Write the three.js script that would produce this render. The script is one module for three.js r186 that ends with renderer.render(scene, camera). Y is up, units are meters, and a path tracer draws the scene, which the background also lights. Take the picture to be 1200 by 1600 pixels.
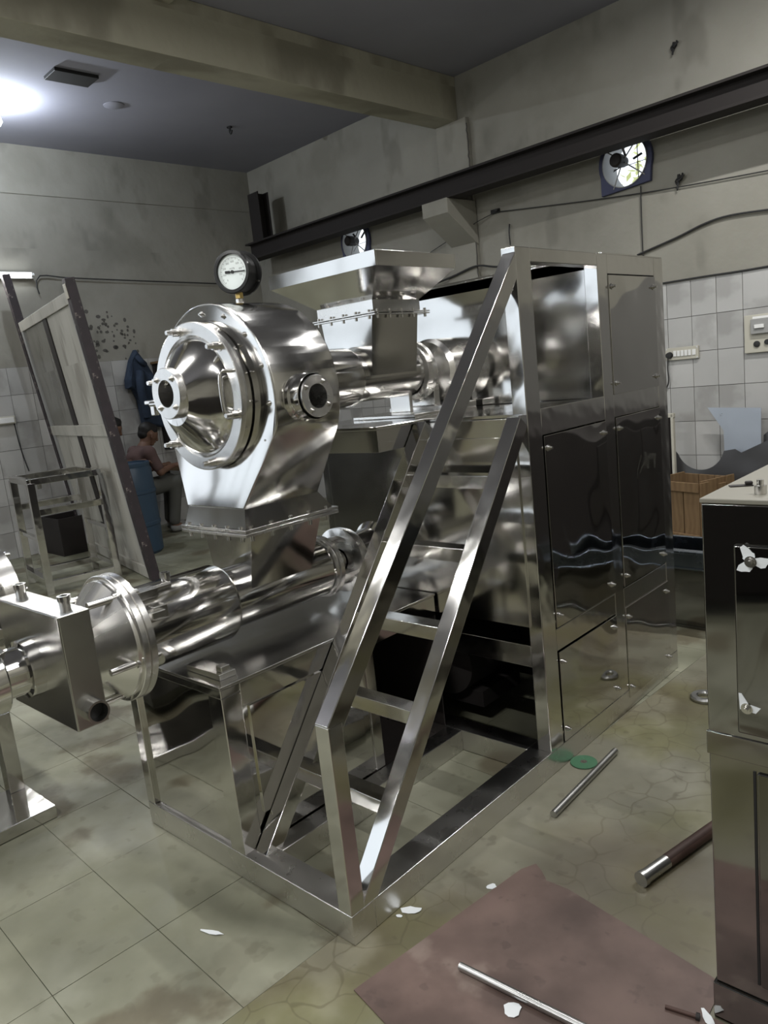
import * as THREE from 'three';
import { RoundedBoxGeometry } from 'three/addons/geometries/RoundedBoxGeometry.js';
import { mergeGeometries, toCreasedNormals } from 'three/addons/utils/BufferGeometryUtils.js';
import { MarchingCubes } from 'three/addons/objects/MarchingCubes.js';
import { RectAreaLightUniformsLib } from 'three/addons/lights/RectAreaLightUniformsLib.js';

// ---------------------------------------------------------------- camera, sky, lamps, exposure
const scene = new THREE.Scene();
const camera = new THREE.PerspectiveCamera(67.65, 1200 / 1600, 0.05, 60);
camera.position.set(1.499, 1.6, 1.255);
camera.rotation.order = 'YXZ';
camera.rotation.set(THREE.MathUtils.degToRad(-10.16), THREE.MathUtils.degToRad(43.736), THREE.MathUtils.degToRad(-6.171));
const renderer = new THREE.WebGLRenderer({ antialias: true });
renderer.toneMapping = THREE.LinearToneMapping;
renderer.toneMappingExposure = 2.1;
renderer.shadowMap.enabled = true;
RectAreaLightUniformsLib.init();
scene.background = new THREE.Color().setRGB(0.66, 0.72, 0.79);            // overcast daylight outside, seen through the fan openings and, out of view, the gate and window
// tube lamps: room x, y, z of the centre, axis ('x' or 'z'), length, radiance, facing (room direction), label; all but the first are out of view
const TUBES = [
  { p: [-7.41, 3.1, -1.78], axis: 'z', len: 1.15, power: 40, face: [1, -0.25, 0], label: 'glowing fluorescent tube on the far wall above the leaning door' },
  { p: [-2.6, 4.36, 1.7], axis: 'x', len: 1.2, power: 260, face: [0, -1, 0], label: 'unseen ceiling tube lamp left of the camera, lights the extruder from upper left' },
  { p: [0.9, 4.36, 2.5], axis: 'x', len: 1.2, power: 260, face: [0, -1, 0], label: 'unseen ceiling tube lamp behind the camera, lights the extruder from the front' },
  { p: [0.2, 4.36, -3.7], axis: 'x', len: 1.2, power: 260, face: [0, -1, 0], label: 'unseen ceiling tube lamp placed to light the right wall' },
  { p: [2.6, 4.36, -1.2], axis: 'x', len: 1.2, power: 260, face: [0, -1, 0], label: 'unseen ceiling tube lamp above the foreground cabinet, lights the right side' },
  { p: [-1.5, 4.36, -1.4], axis: 'x', len: 1.2, power: 95, face: [0, -1, 0], label: 'added fill tube lamp out of view over the tower, brightens the beam' },  // fill lamp added out of view for the beam
  { p: [-4.6, 3.95, 4.93], axis: 'x', len: 1.2, power: 80, face: [0, -0.2, -1], label: 'unseen tube lamp on the left wall, farther one, lights the machine front' },
  { p: [-1.2, 3.2, 4.93], axis: 'x', len: 1.2, power: 80, face: [0, -0.2, -1], label: 'second unseen tube lamp on the left wall, lights the machine front' },
];
const BULB = { p: [-6.3, 4.36, -1.83], power: 2.8 };

// ---------------------------------------------------------------- helpers
const TH = THREE.MathUtils.degToRad(-2.789);                            // the room is turned a little against the machine
const XR = new THREE.Vector3(Math.cos(TH), 0, -Math.sin(TH)), ZR = new THREE.Vector3(Math.sin(TH), 0, Math.cos(TH));
const room = (x, y, z) => new THREE.Vector3(XR.x * x + ZR.x * z, y, XR.z * x + ZR.z * z);
let seed = 7;
const rnd = () => { seed = (seed * 1664525 + 1013904223) >>> 0; return seed / 4294967296; };
const rr = (a, b) => a + (b - a) * rnd();
const V = (x, y, z) => new THREE.Vector3(x, y, z);
const names = new Map();
function numbered(n) { const k = names.get(n) || 0; names.set(n, k + 1); return k ? n + '_' + String(k).padStart(3, '0') : n; }
function tag(o, label, category, group) { o.userData.label = label; o.userData.category = category; if (group) o.userData.group = group; return o; }
const shadow = (o) => { o.castShadow = true; o.receiveShadow = true; return o; };
function thing(name, label, category, pos = V(0, 0, 0), turn = 0, group) {
  const o = new THREE.Group(); o.name = numbered(name); o.position.copy(pos); o.rotation.y = turn; scene.add(o);
  return tag(o, label, category, group);
}
const rthing = (name, label, cat, x, y, z, turn = 0, group) => thing(name, label, cat, room(x, y, z), TH + turn, group);
function clean(g) {                                                    // one layout, box-projected uv in metres
  let q = g.index ? g.toNonIndexed() : g.clone();
  const keep = g.userData.keep && q.attributes.uv;
  for (const k of Object.keys(q.attributes)) if (k !== 'position' && k !== 'normal') q.deleteAttribute(k);
  if (!q.attributes.normal) q.computeVertexNormals();
  if (keep) { q.setAttribute('uv', keep); return q; }
  const p = q.attributes.position, uv = new Float32Array(p.count * 2), a = V(), b = V(), c = V(), n = V();
  for (let i = 0; i < p.count; i += 3) {
    a.fromBufferAttribute(p, i); b.fromBufferAttribute(p, i + 1); c.fromBufferAttribute(p, i + 2);
    n.copy(b).sub(a).cross(c.clone().sub(a));
    const ax = Math.abs(n.x), ay = Math.abs(n.y), az = Math.abs(n.z);
    [a, b, c].forEach((v, k) => {
      const j = (i + k) * 2;
      if (ay >= ax && ay >= az) { uv[j] = v.x; uv[j + 1] = v.z; } else if (ax >= az) { uv[j] = v.z; uv[j + 1] = v.y; } else { uv[j] = v.x; uv[j + 1] = v.y; }
    });
  }
  q.setAttribute('uv', new THREE.BufferAttribute(uv, 2));
  return q;
}
function geo(list) { const l = (Array.isArray(list) ? list : [list]).map(clean); return l.length > 1 ? mergeGeometries(l) : l[0]; }
const shifts = new Map();
function part(parent, name, list, m, label) {
  const g = geo(list), s = shifts.get(parent); if (s) g.translate(s.x, s.y, s.z);
  const o = shadow(new THREE.Mesh(g, m)); o.name = name; parent.add(o);
  if (s) shifts.set(o, s);
  if (label) o.userData.label = label;
  return o;
}
function single(name, label, category, list, m, pos = V(0, 0, 0), turn = 0, group) {
  const o = shadow(new THREE.Mesh(geo(list), m)); o.name = numbered(name); o.position.copy(pos); o.rotation.y = turn; scene.add(o);
  return tag(o, label, category, group);
}
function struct(name, list, m, parent = scene) {
  const o = shadow(new THREE.Mesh(geo(list), m)); o.name = name; if (parent === scene) { o.userData.kind = 'structure'; o.rotation.y = TH; } parent.add(o); return o;
}
function bx(x0, x1, y0, y1, z0, z1, r = 0.003) {
  const w = Math.abs(x1 - x0), h = Math.abs(y1 - y0), d = Math.abs(z1 - z0);
  const g = r > 0 && Math.min(w, h, d) > 2.2 * r ? new RoundedBoxGeometry(w, h, d, 1, r) : new THREE.BoxGeometry(w, h, d);
  return g.translate((x0 + x1) / 2, (y0 + y1) / 2, (z0 + z1) / 2);
}
function aim(g, p, q) {                                                 // +y of g onto p->q, origin at p
  const d = q.clone().sub(p).normalize();
  return g.applyQuaternion(new THREE.Quaternion().setFromUnitVectors(V(0, 1, 0), d)).translate(p.x, p.y, p.z);
}
function rod(p, q, r, seg = 16, r2 = r) { const l = p.distanceTo(q); return aim(new THREE.CylinderGeometry(r2, r, l, seg).translate(0, l / 2, 0), p, q); }
function bar(p, q, w, h, up = V(0, 1, 0), r = 0.003) {                  // square tube from p to q; w across, h along 'up'
  const d = q.clone().sub(p), l = d.length(); d.normalize();
  const s = d.clone().cross(up).normalize(), u = s.clone().cross(d).normalize();
  const g = new RoundedBoxGeometry(w, h, l, 1, r), m = new THREE.Matrix4().makeBasis(s, u, d.clone().negate());
  return g.applyMatrix4(m).translate((p.x + q.x) / 2, (p.y + q.y) / 2, (p.z + q.z) / 2);
}
function lathe(pts, seg = 56, crease = 0.5) {                           // keeps its own uv: metres round and along
  const g = toCreasedNormals(new THREE.LatheGeometry(pts.map(([r, y]) => new THREE.Vector2(Math.max(r, 1e-5), y)), seg), crease), uv = g.attributes.uv, p = g.attributes.position, m = Math.max(...pts.map((q) => q[0]));
  for (let i = 0; i < uv.count; i++) { const r = Math.hypot(p.getX(i), p.getZ(i)); uv.setXY(i, uv.getX(i) * Math.max(1, Math.round(6.283 * m / 0.6)) * 0.6, p.getY(i) + r); }
  g.userData.keep = true; return g;
}
function lz(x, y, pts, seg = 56) { return lathe(pts.map(([z, r]) => [r, z]), seg).rotateX(Math.PI / 2).translate(x, y, 0); }      // profile (z, r) about an axis along z
function lx(y, z, pts, seg = 40) { return lathe(pts.map(([x, r]) => [r, x]), seg).rotateZ(-Math.PI / 2).translate(0, y, z); }     // profile (x, r) about an axis along x
function ly(x, z, pts, seg = 40) { return lathe(pts.map(([y, r]) => [r, y]), seg).translate(x, 0, z); }
function boltAt(p, d, r = 0.011, l = 0.02) {                            // hexagon head on a washer with the end of its shank
  const q = (t) => p.clone().addScaledVector(d, t);
  return [rod(q(-0.002), q(0.003), r * 1.35, 16), rod(q(0.003), q(l * 0.55), r, 6), rod(q(l * 0.55), q(l), r * 0.55, 10)];
}
function tube(pts, r, seg = 6, n = 0) { const c = new THREE.CatmullRomCurve3(pts); return new THREE.TubeGeometry(c, n || pts.length * 5, r, seg); }
function shapeOf(pts) { const s = new THREE.Shape(); pts.forEach(([x, y], i) => (i ? s.lineTo(x, y) : s.moveTo(x, y))); return s; }
function slab(pts, y0, y1, bevel = 0) {                                 // outline in (x, z) extruded upward
  return new THREE.ExtrudeGeometry(shapeOf(pts.map(([x, z]) => [x, -z])), { depth: y1 - y0 - 2 * bevel, bevelEnabled: bevel > 0, bevelSize: bevel, bevelThickness: bevel, bevelSegments: 1 }).rotateX(-Math.PI / 2).translate(0, y0 + bevel, 0);
}
function frustum(a, b) {                                                // a: lower [x0,x1,z0,z1,y], b: upper; closed four-sided
  const P = ([x0, x1, z0, z1, y]) => [V(x0, y, z1), V(x1, y, z1), V(x1, y, z0), V(x0, y, z0)], A = P(a), B = P(b), pos = [];
  const quad = (p, q, r, s) => [p, q, r, p, r, s].forEach((v) => pos.push(v.x, v.y, v.z));
  for (let i = 0; i < 4; i++) quad(A[i], A[(i + 1) % 4], B[(i + 1) % 4], B[i]);
  quad(A[3], A[2], A[1], A[0]); quad(B[0], B[1], B[2], B[3]);
  const g = new THREE.BufferGeometry(); g.setAttribute('position', new THREE.Float32BufferAttribute(pos, 3)); g.computeVertexNormals(); return g;
}
function funnel(a, b) {                                                 // the same without lids (open sheet metal)
  const P = ([x0, x1, z0, z1, y]) => [V(x0, y, z1), V(x1, y, z1), V(x1, y, z0), V(x0, y, z0)], A = P(a), B = P(b), pos = [];
  for (let i = 0; i < 4; i++) { const j = (i + 1) % 4; [A[i], A[j], B[j], A[i], B[j], B[i]].forEach((v) => pos.push(v.x, v.y, v.z)); }
  const g = new THREE.BufferGeometry(); g.setAttribute('position', new THREE.Float32BufferAttribute(pos, 3)); g.computeVertexNormals(); return g;
}

// ---------------------------------------------------------------- textures
function tex(n, fn, rep, color = false) {
  const f = color ? new Uint8Array(n * n * 4) : new Float32Array(n * n * 4);
  for (let y = 0; y < n; y++) for (let x = 0; x < n; x++) {
    const c = fn(x / n, y / n), o = (y * n + x) * 4;
    for (let k = 0; k < 3; k++) { const v = typeof c === 'number' ? c : c[k]; f[o + k] = color ? Math.max(0, Math.min(255, 255 * v)) : v; }
    f[o + 3] = color ? 255 : 1;
  }
  const t = new THREE.DataTexture(f, n, n, THREE.RGBAFormat, color ? THREE.UnsignedByteType : THREE.FloatType);
  t.wrapS = t.wrapT = THREE.RepeatWrapping; t.magFilter = t.minFilter = THREE.LinearFilter; if (color) t.colorSpace = THREE.SRGBColorSpace;
  t.repeat.set(1 / rep, 1 / rep); t.needsUpdate = true; return t;
}
function waves(kmin, kmax, count, s) {                                  // smooth periodic relief, 0..1
  seed = s; const w = [];
  for (let i = 0; i < count; i++) { const a = rnd() * 6.283, k = rr(kmin, kmax); w.push([Math.round(Math.cos(a) * k), Math.round(Math.sin(a) * k), rnd() * 6.283, 1 / k]); }
  const tot = w.reduce((q, e) => q + e[3], 0);
  return (u, v) => 0.5 + 0.5 * w.reduce((q, e) => q + e[3] * Math.sin(6.2832 * (e[0] * u + e[1] * v) + e[2]), 0) / tot * 1.8;
}
function lattice(s) {                                                   // periodic value noise
  const N = 64, t = new Float32Array(N * N); seed = s; for (let i = 0; i < N * N; i++) t[i] = rnd();
  const val = (u, v, f) => {
    const x = u * f, y = v * f, xi = Math.floor(x), yi = Math.floor(y), a = x - xi, b = y - yi, sa = a * a * (3 - 2 * a), sb = b * b * (3 - 2 * b);
    const g = (i, j) => t[((((j % f) + f) % f) * 7919 + (((i % f) + f) % f) * 131 + f * 17) % (N * N)];
    return (g(xi, yi) * (1 - sa) + g(xi + 1, yi) * sa) * (1 - sb) + (g(xi, yi + 1) * (1 - sa) + g(xi + 1, yi + 1) * sa) * sb;
  };
  return (u, v, f = 4, o = 5) => { let q = 0, a = 0.5, tot = 0; for (let i = 0; i < o; i++) { q += a * val(u, v, f); tot += a; a *= 0.5; f *= 2; } return q / tot; };
}
const N1 = lattice(11), N2 = lattice(23), N3 = lattice(37);
const sm = (a, b, x) => { const t = Math.max(0, Math.min(1, (x - a) / (b - a))); return t * t * (3 - 2 * t); };
const mix3 = (a, b, t) => a.map((v, i) => v + (b[i] - v) * t);
const waveBump = tex(256, waves(1, 5, 14, 3), 0.9);
const fineBump = tex(256, waves(3, 14, 24, 5), 0.6);
const smudge = tex(256, (u, v) => 0.6 + 0.8 * Math.pow(N1(u, v, 4, 5), 2), 0.55);
const brush = tex(256, (u, v) => 0.75 + 0.4 * N2(u, v, 6, 4), 0.5);
const T = {
  plaster: tex(1024, (u, v) => {
    const a = N1(u, v, 3, 6), b = N2(u, v, 6, 5), s = sm(0.52, 0.75, N3(u, v, 4, 6)), d = sm(0.62, 0.8, N2(u + 0.3, v * 0.5, 12, 4));
    let c = mix3([0.61, 0.60, 0.565], [0.51, 0.50, 0.46], a); c = mix3(c, [0.44, 0.43, 0.39], s * 0.45); c = mix3(c, [0.34, 0.33, 0.3], d * 0.28);
    return c.map((x) => x * (0.93 + 0.14 * b));
  }, 3.4, true),
  beam: tex(512, (u, v) => { const a = N2(u, v, 3, 6), s = sm(0.5, 0.72, N1(u, v * 0.5, 4, 5)); return mix3(mix3([0.7, 0.685, 0.62], [0.61, 0.595, 0.52], a), [0.42, 0.405, 0.35], s * 0.55); }, 2.2, true),
  ceiling: tex(512, (u, v) => { const a = N1(u, v, 3, 6); return mix3([0.6, 0.6, 0.635], [0.51, 0.51, 0.55], a); }, 3, true),
  tile: tex(512, (u, v) => { const a = N2(u, v, 3, 5), s = sm(0.56, 0.76, N1(u, v, 5, 6)); return mix3(mix3([0.78, 0.775, 0.76], [0.68, 0.675, 0.66], a), [0.52, 0.51, 0.49], s * 0.35); }, 1.3, true),
  stone: tex(1024, (u, v) => {
    const a = N1(u, v, 3, 7), b = N2(u, v, 8, 5), d = sm(0.58, 0.74, N3(u, v, 6, 6)), w = sm(0.6, 0.8, N1(u + 0.5, v + 0.2, 5, 5));
    let c = mix3([0.44, 0.445, 0.39], [0.6, 0.605, 0.56], sm(0.25, 0.75, a)); c = mix3(c, [0.33, 0.3, 0.24], d * 0.65); c = mix3(c, [0.62, 0.63, 0.6], w * 0.35);
    const sp = sm(0.7, 0.8, N3(u, v, 36, 3)), sc = sm(0.66, 0.74, N2(u * 1, v * 1, 7, 6)); c = mix3(c, [0.27, 0.25, 0.2], sp * 0.13 + sc * 0.12);
    return c.map((x) => x * (0.88 + 0.24 * b));
  }, 1.7, true),
  cement: tex(1024, (u, v) => {
    const a = N2(u, v, 3, 7), b = N1(u, v, 9, 5), d = sm(0.52, 0.72, N3(u, v, 3, 6)), g = sm(0.5, 0.72, N1(u + 0.4, v, 3, 5));
    let c = mix3([0.43, 0.42, 0.36], [0.55, 0.54, 0.49], a); c = mix3(c, [0.44, 0.43, 0.27], d * 0.6); c = mix3(c, [0.36, 0.31, 0.26], g * 0.4);
    let f1 = 9, f2 = 9; const n = 17, X = u * n + 0.9 * N3(u, v, 16, 3), Y = v * n + 0.9 * N2(u, v, 16, 2), xi = Math.floor(X), yi = Math.floor(Y);
    for (let j = -1; j <= 1; j++) for (let i = -1; i <= 1; i++) {
      const h = Math.sin(((xi + i + n) % n) * 127.1 + ((yi + j + n) % n) * 311.7) * 43758.5453, h2 = h * 1.7, px = xi + i + (h - Math.floor(h)), py = yi + j + (h2 - Math.floor(h2)), q = Math.hypot(px - X, py - Y);
      if (q < f1) { f2 = f1; f1 = q; } else if (q < f2) f2 = q;
    }
    const crack = (1 - sm(0.02, 0.07, f2 - f1)) * sm(0.54, 0.68, N3(u + 0.1, v, 3, 3));
    const sp = sm(0.72, 0.8, N2(u, v, 40, 3)); c = mix3(c, [0.66, 0.65, 0.6], sm(0.55, 0.72, N2(u + 0.3, v + 0.6, 5, 6)) * 0.45); c = mix3(c, [0.24, 0.21, 0.17], sp * 0.16);
    return mix3(c.map((x) => x * (0.86 + 0.28 * b)), [0.3, 0.27, 0.2], crack * 0.3);
  }, 1.9, true),
  rust: tex(512, (u, v) => { const a = N1(u, v, 4, 6), s = sm(0.62, 0.78, N2(u, v, 6, 6)); return mix3(mix3(mix3([0.32, 0.255, 0.23], [0.46, 0.38, 0.35], sm(0.25, 0.75, a)), [0.58, 0.52, 0.48], s * 0.6), [0.2, 0.16, 0.15], sm(0.7, 0.8, N3(u, v, 18, 4)) * 0.2); }, 0.9, true),
  wood: tex(512, (u, v) => { const g = N1(u * 1, v * 0.12, 16, 4), r = 0.5 + 0.5 * Math.sin(60 * u + 8 * N2(u, v, 3, 4)); return mix3([0.62, 0.52, 0.38], [0.46, 0.37, 0.26], 0.55 * g + 0.3 * r); }, 0.5, true),
  board: tex(512, (u, v) => { const a = N1(u, v * 0.3, 5, 6), s = sm(0.5, 0.75, N2(u, v * 0.3, 8, 5)); return mix3(mix3([0.66, 0.65, 0.62], [0.55, 0.54, 0.51], a), [0.4, 0.38, 0.35], s * 0.5); }, 1, true),
  paintedWood: tex(256, (u, v) => { const a = N1(u, v, 8, 5), s = sm(0.66, 0.8, N2(u, v, 14, 4)); return mix3(mix3([0.19, 0.15, 0.17], [0.13, 0.11, 0.12], a), [0.5, 0.47, 0.44], s * 0.8); }, 0.5, true),
  iron: tex(256, (u, v) => { const a = N1(u, v, 6, 5); return mix3([0.13, 0.11, 0.105], [0.2, 0.165, 0.15], a); }, 0.8, true),
  denim: tex(256, (u, v) => { const a = N1(u, v, 8, 5); return mix3([0.13, 0.175, 0.24], [0.19, 0.24, 0.31], a); }, 0.4, true),
};
const roughBump = tex(256, (u, v) => N2(u, v, 8, 5), 0.7);
const std = (o) => new THREE.MeshStandardMaterial(o);
const C = (r, g, b) => new THREE.Color().setRGB(r, g, b);
const steel = (rough, wave, bump = waveBump, c = 0.66) => std({ color: C(c, c * 0.985, c * 0.955), metalness: 1, roughness: rough, roughnessMap: smudge, bumpMap: bump, bumpScale: wave });
const M = {
  mirror: steel(0.055, 0.0028), tubeSteel: steel(0.13, 0.0007, fineBump), sheet: steel(0.11, 0.002), railSteel: steel(0.34, 0.0006, fineBump, 0.7), hazy: steel(0.17, 0.0019, waveBump, 0.66), tableTop: steel(0.24, 0.0012), drum: steel(0.13, 0.00013, fineBump), cast: steel(0.3, 0.0003, fineBump, 0.74),
  panel: steel(0.05, 0.007, waveBump, 0.6), bolt: steel(0.25, 0.0001, fineBump, 0.7), satin: std({ color: C(0.52, 0.515, 0.5), metalness: 1, roughness: 0.24, roughnessMap: brush }),
  rodSteel: std({ color: C(0.5, 0.5, 0.49), metalness: 1, roughness: 0.34, roughnessMap: brush }),
  plaster: std({ map: T.plaster, roughness: 0.85, bumpMap: roughBump, bumpScale: 0.004 }), beam: std({ map: T.beam, roughness: 0.9, bumpMap: roughBump, bumpScale: 0.004 }),
  ceiling: std({ map: T.ceiling, roughness: 0.9 }), grout: std({ color: C(0.16, 0.155, 0.145), roughness: 0.95 }),
  tiles: [1, 0.93, 1.05].map((k) => std({ map: T.tile, color: C(0.84 * k, 0.84 * k, 0.845 * k), roughness: 0.3 })),
  slabs: [1, 0.985, 1.015].map((k) => std({ map: T.stone, color: C(0.94 * k, 0.915 * k, 0.83 * k), roughness: 0.68, roughnessMap: smudge, bumpMap: roughBump, bumpScale: 0.0012 })),
  glass: new THREE.MeshPhysicalMaterial({ color: C(0.95, 0.96, 0.96), roughness: 0.05, transmission: 1, thickness: 0, ior: 1.5 }), darkMark: std({ color: C(0.09, 0.085, 0.075), roughness: 0.95 }), rustyRod: std({ map: T.rust, color: C(0.5, 0.42, 0.4), roughness: 0.6, metalness: 0.3 }), yard: std({ color: C(0.4, 0.39, 0.36), roughness: 0.9 }), joint: std({ color: C(0.24, 0.235, 0.2), roughness: 0.95 }),
  cement: std({ map: T.cement, color: C(0.84, 0.84, 0.8), roughness: 0.55, roughnessMap: smudge, bumpMap: roughBump, bumpScale: 0.0015 }),
  rust: std({ map: T.rust, color: C(0.85, 0.85, 0.85), roughness: 0.6, bumpMap: roughBump, bumpScale: 0.001 }),
  railIron: std({ color: C(0.013, 0.01, 0.009), roughness: 0.85, bumpMap: roughBump, bumpScale: 0.001 }),
  iron: std({ map: T.iron, color: C(0.6, 0.6, 0.6), roughness: 0.65, bumpMap: roughBump, bumpScale: 0.001 }),
  black: std({ color: C(0.012, 0.012, 0.012), roughness: 0.6 }), gloss: new THREE.MeshPhysicalMaterial({ color: C(0.01, 0.01, 0.01), roughness: 0.38, specularIntensity: 0.45, clearcoat: 0.1, clearcoatRoughness: 0.1 }),
  wood: std({ map: T.wood, roughness: 0.8, color: C(0.62, 0.57, 0.53) }), wood2: std({ map: T.wood, roughness: 0.8, color: C(0.6, 0.56, 0.52) }), board: std({ map: T.board, color: C(1.25, 1.25, 1.24), roughness: 0.6 }), darkWood: std({ map: T.paintedWood, roughness: 0.6 }),
  paper: std({ color: C(0.75, 0.78, 0.8), roughness: 0.8 }), brass: std({ color: C(0.7, 0.52, 0.2), metalness: 1, roughness: 0.3 }),
  white: std({ color: C(0.72, 0.72, 0.7), roughness: 0.45 }), cream: std({ color: C(0.45, 0.43, 0.36), roughness: 0.5 }), topGrey: std({ color: C(0.2, 0.19, 0.155), roughness: 0.5 }), grey: std({ color: C(0.28, 0.28, 0.27), roughness: 0.6 }),
  blue: std({ color: C(0.03, 0.06, 0.1), roughness: 0.45, bumpMap: roughBump, bumpScale: 0.002 }), denim: std({ map: T.denim, roughness: 0.95 }), navy: std({ color: C(0.05, 0.055, 0.11), roughness: 0.7 }),
  green: std({ color: C(0.05, 0.14, 0.075), roughness: 0.5, roughnessMap: smudge }), greenDark: std({ color: C(0.03, 0.1, 0.05), roughness: 0.5 }), cable: std({ color: C(0.02, 0.02, 0.02), roughness: 0.7 }),
  skin: std({ color: C(0.16, 0.085, 0.055), roughness: 0.6 }), hair: std({ color: C(0.008, 0.007, 0.006), roughness: 0.6 }), shirt: std({ color: C(0.12, 0.075, 0.07), roughness: 0.95 }), shirt2: std({ color: C(0.1, 0.1, 0.11), roughness: 0.95 }), trousers: std({ color: C(0.085, 0.085, 0.075), roughness: 0.95 }), trousers2: std({ color: C(0.03, 0.03, 0.035), roughness: 0.95 }), shoe: std({ color: C(0.25, 0.25, 0.24), roughness: 0.8 }), eye: std({ color: C(0.6, 0.6, 0.58), roughness: 0.3 }),
  sheetBlue: std({ color: C(0.42, 0.46, 0.52), metalness: 0.4, roughness: 0.4, roughnessMap: smudge }), sheetDark: std({ color: C(0.16, 0.16, 0.165), metalness: 0.8, roughness: 0.35, bumpMap: waveBump, bumpScale: 0.006 }),
  leaf: std({ color: C(0.62, 0.64, 0.26), roughness: 0.7 }), bark: std({ color: C(0.12, 0.09, 0.06), roughness: 0.9 }), glow: std({ color: C(0.9, 0.9, 0.9), emissive: C(0.92, 0.96, 1.0), emissiveIntensity: 7, roughness: 0.4 }),
};
// ---------------------------------------------------------------- the room
const X0 = -7.49, X1 = 4.2, Z0 = -5.5, Z1 = 5.0, H = 4.5, W = 0.22;
const floor = struct('floor', [bx(X0 - W, X1 + W, -0.3, -0.006, Z0 - W, Z1 + W, 0)], M.joint);
{
  const sx = 0.465, sz = 0.325, g = clean(bx(-sx / 2 + 0.0009, sx / 2 - 0.0009, -0.03, 0, -sz / 2 + 0.0009, sz / 2 - 0.0009, 0.0012)), far = [];
  seed = 99; let n = 0;
  for (let j = -17; j < 15; j++) for (let i = -16; i < 9; i++) {
    const cx = -0.075 + (i + 0.5) * sx, cz = 0.01 + (j + 0.5) * sz;
    if (cx < X0 || cx > X1 - 0.2 || cz < Z0 || cz > Z1 - 0.1) continue;
    if (cx > 0.05 && cz < 0.9 && cz > -3.4 && cx < 1.9) continue;        // the cement patch takes over on the right of the machine
    const near = n < 290 && cx < 0.7 && cx > -6.2 && cz > -2.3 && cz < 0.75;
    const q = g.clone(); const uv = q.attributes.uv; for (let k = 0; k < uv.count; k++) uv.setXY(k, uv.getX(k) + cx * 1.0 + rr(0, 0.4), uv.getY(k) + cz);
    if (near) {
      const ou = cx, ov = cz + rr(0, 0.06); const u2 = g.attributes.uv; for (let k = 0; k < uv.count; k++) uv.setXY(k, u2.getX(k) + ou, u2.getY(k) + ov);
      const o = shadow(new THREE.Mesh(q, M.slabs[Math.floor(rnd() * 3)])); o.name = n ? 'stone_slab_' + String(n).padStart(3, '0') : 'stone_slab'; o.position.set(cx, rr(-0.0012, 0), cz); floor.add(o); n++;
    } else { for (let k = 0; k < uv.count; k++) uv.setXY(k, g.attributes.uv.getX(k) + cx, g.attributes.uv.getY(k) + cz); far.push(q.translate(cx, 0, cz)); }
  }
  const o = shadow(new THREE.Mesh(mergeGeometries(far), M.slabs[0])); o.name = 'distant_slabs'; o.userData.kind = 'stuff'; floor.add(o);
  part(floor, 'cement_patch', [bx(-0.073, 1.783, -0.03, 0.0005, -3.238, 0.983, 0)], M.cement, 'cracked cement floor patch right of the extruder');
}
struct('ceiling', [bx(X0 - W, X1 + W, H, H + 0.25, Z0 - W, Z1 + W, 0)], M.ceiling);
function tiled(wall, along, n0, n1, w, fixed, normalSign) {            // tiles on a wall, rows 0.3 m below y = 2.11
  const h = 0.3014; let n = 0; const g = along === 'x' ? bx(-w / 2 + 0.0025, w / 2 - 0.0025, -h / 2 + 0.0025, h / 2 - 0.0025, -0.01, 0.004, 0) : bx(-0.01, 0.004, -h / 2 + 0.0025, h / 2 - 0.0025, -w / 2 + 0.0025, w / 2 - 0.0025, 0);
  const variants = [0, 1, 2, 3, 4, 5].map((k) => { const q = clean(g), uv = q.attributes.uv; for (let i = 0; i < uv.count; i++) uv.setXY(i, uv.getX(i) + k * 0.217, uv.getY(i) + k * 0.41); return q; });
  for (let r = 0; r < 7; r++) for (let i = n0; i < n1; i++) {
    const o = shadow(new THREE.Mesh(variants[Math.floor(rnd() * 6)], M.tiles[Math.floor(rnd() * 3)])); o.name = n ? 'tile_' + String(n).padStart(3, '0') : 'tile';
    const y = 2.11 - (r + 0.5) * h, s = (i + 0.5) * w;
    if (along === 'x') o.position.set(-1.6 + s, y, fixed + rr(0, 0.0015)); else o.position.set(fixed + rr(0, 0.0015), y, -1.896 + s);
    wall.add(o); n++;
  }
}
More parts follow.
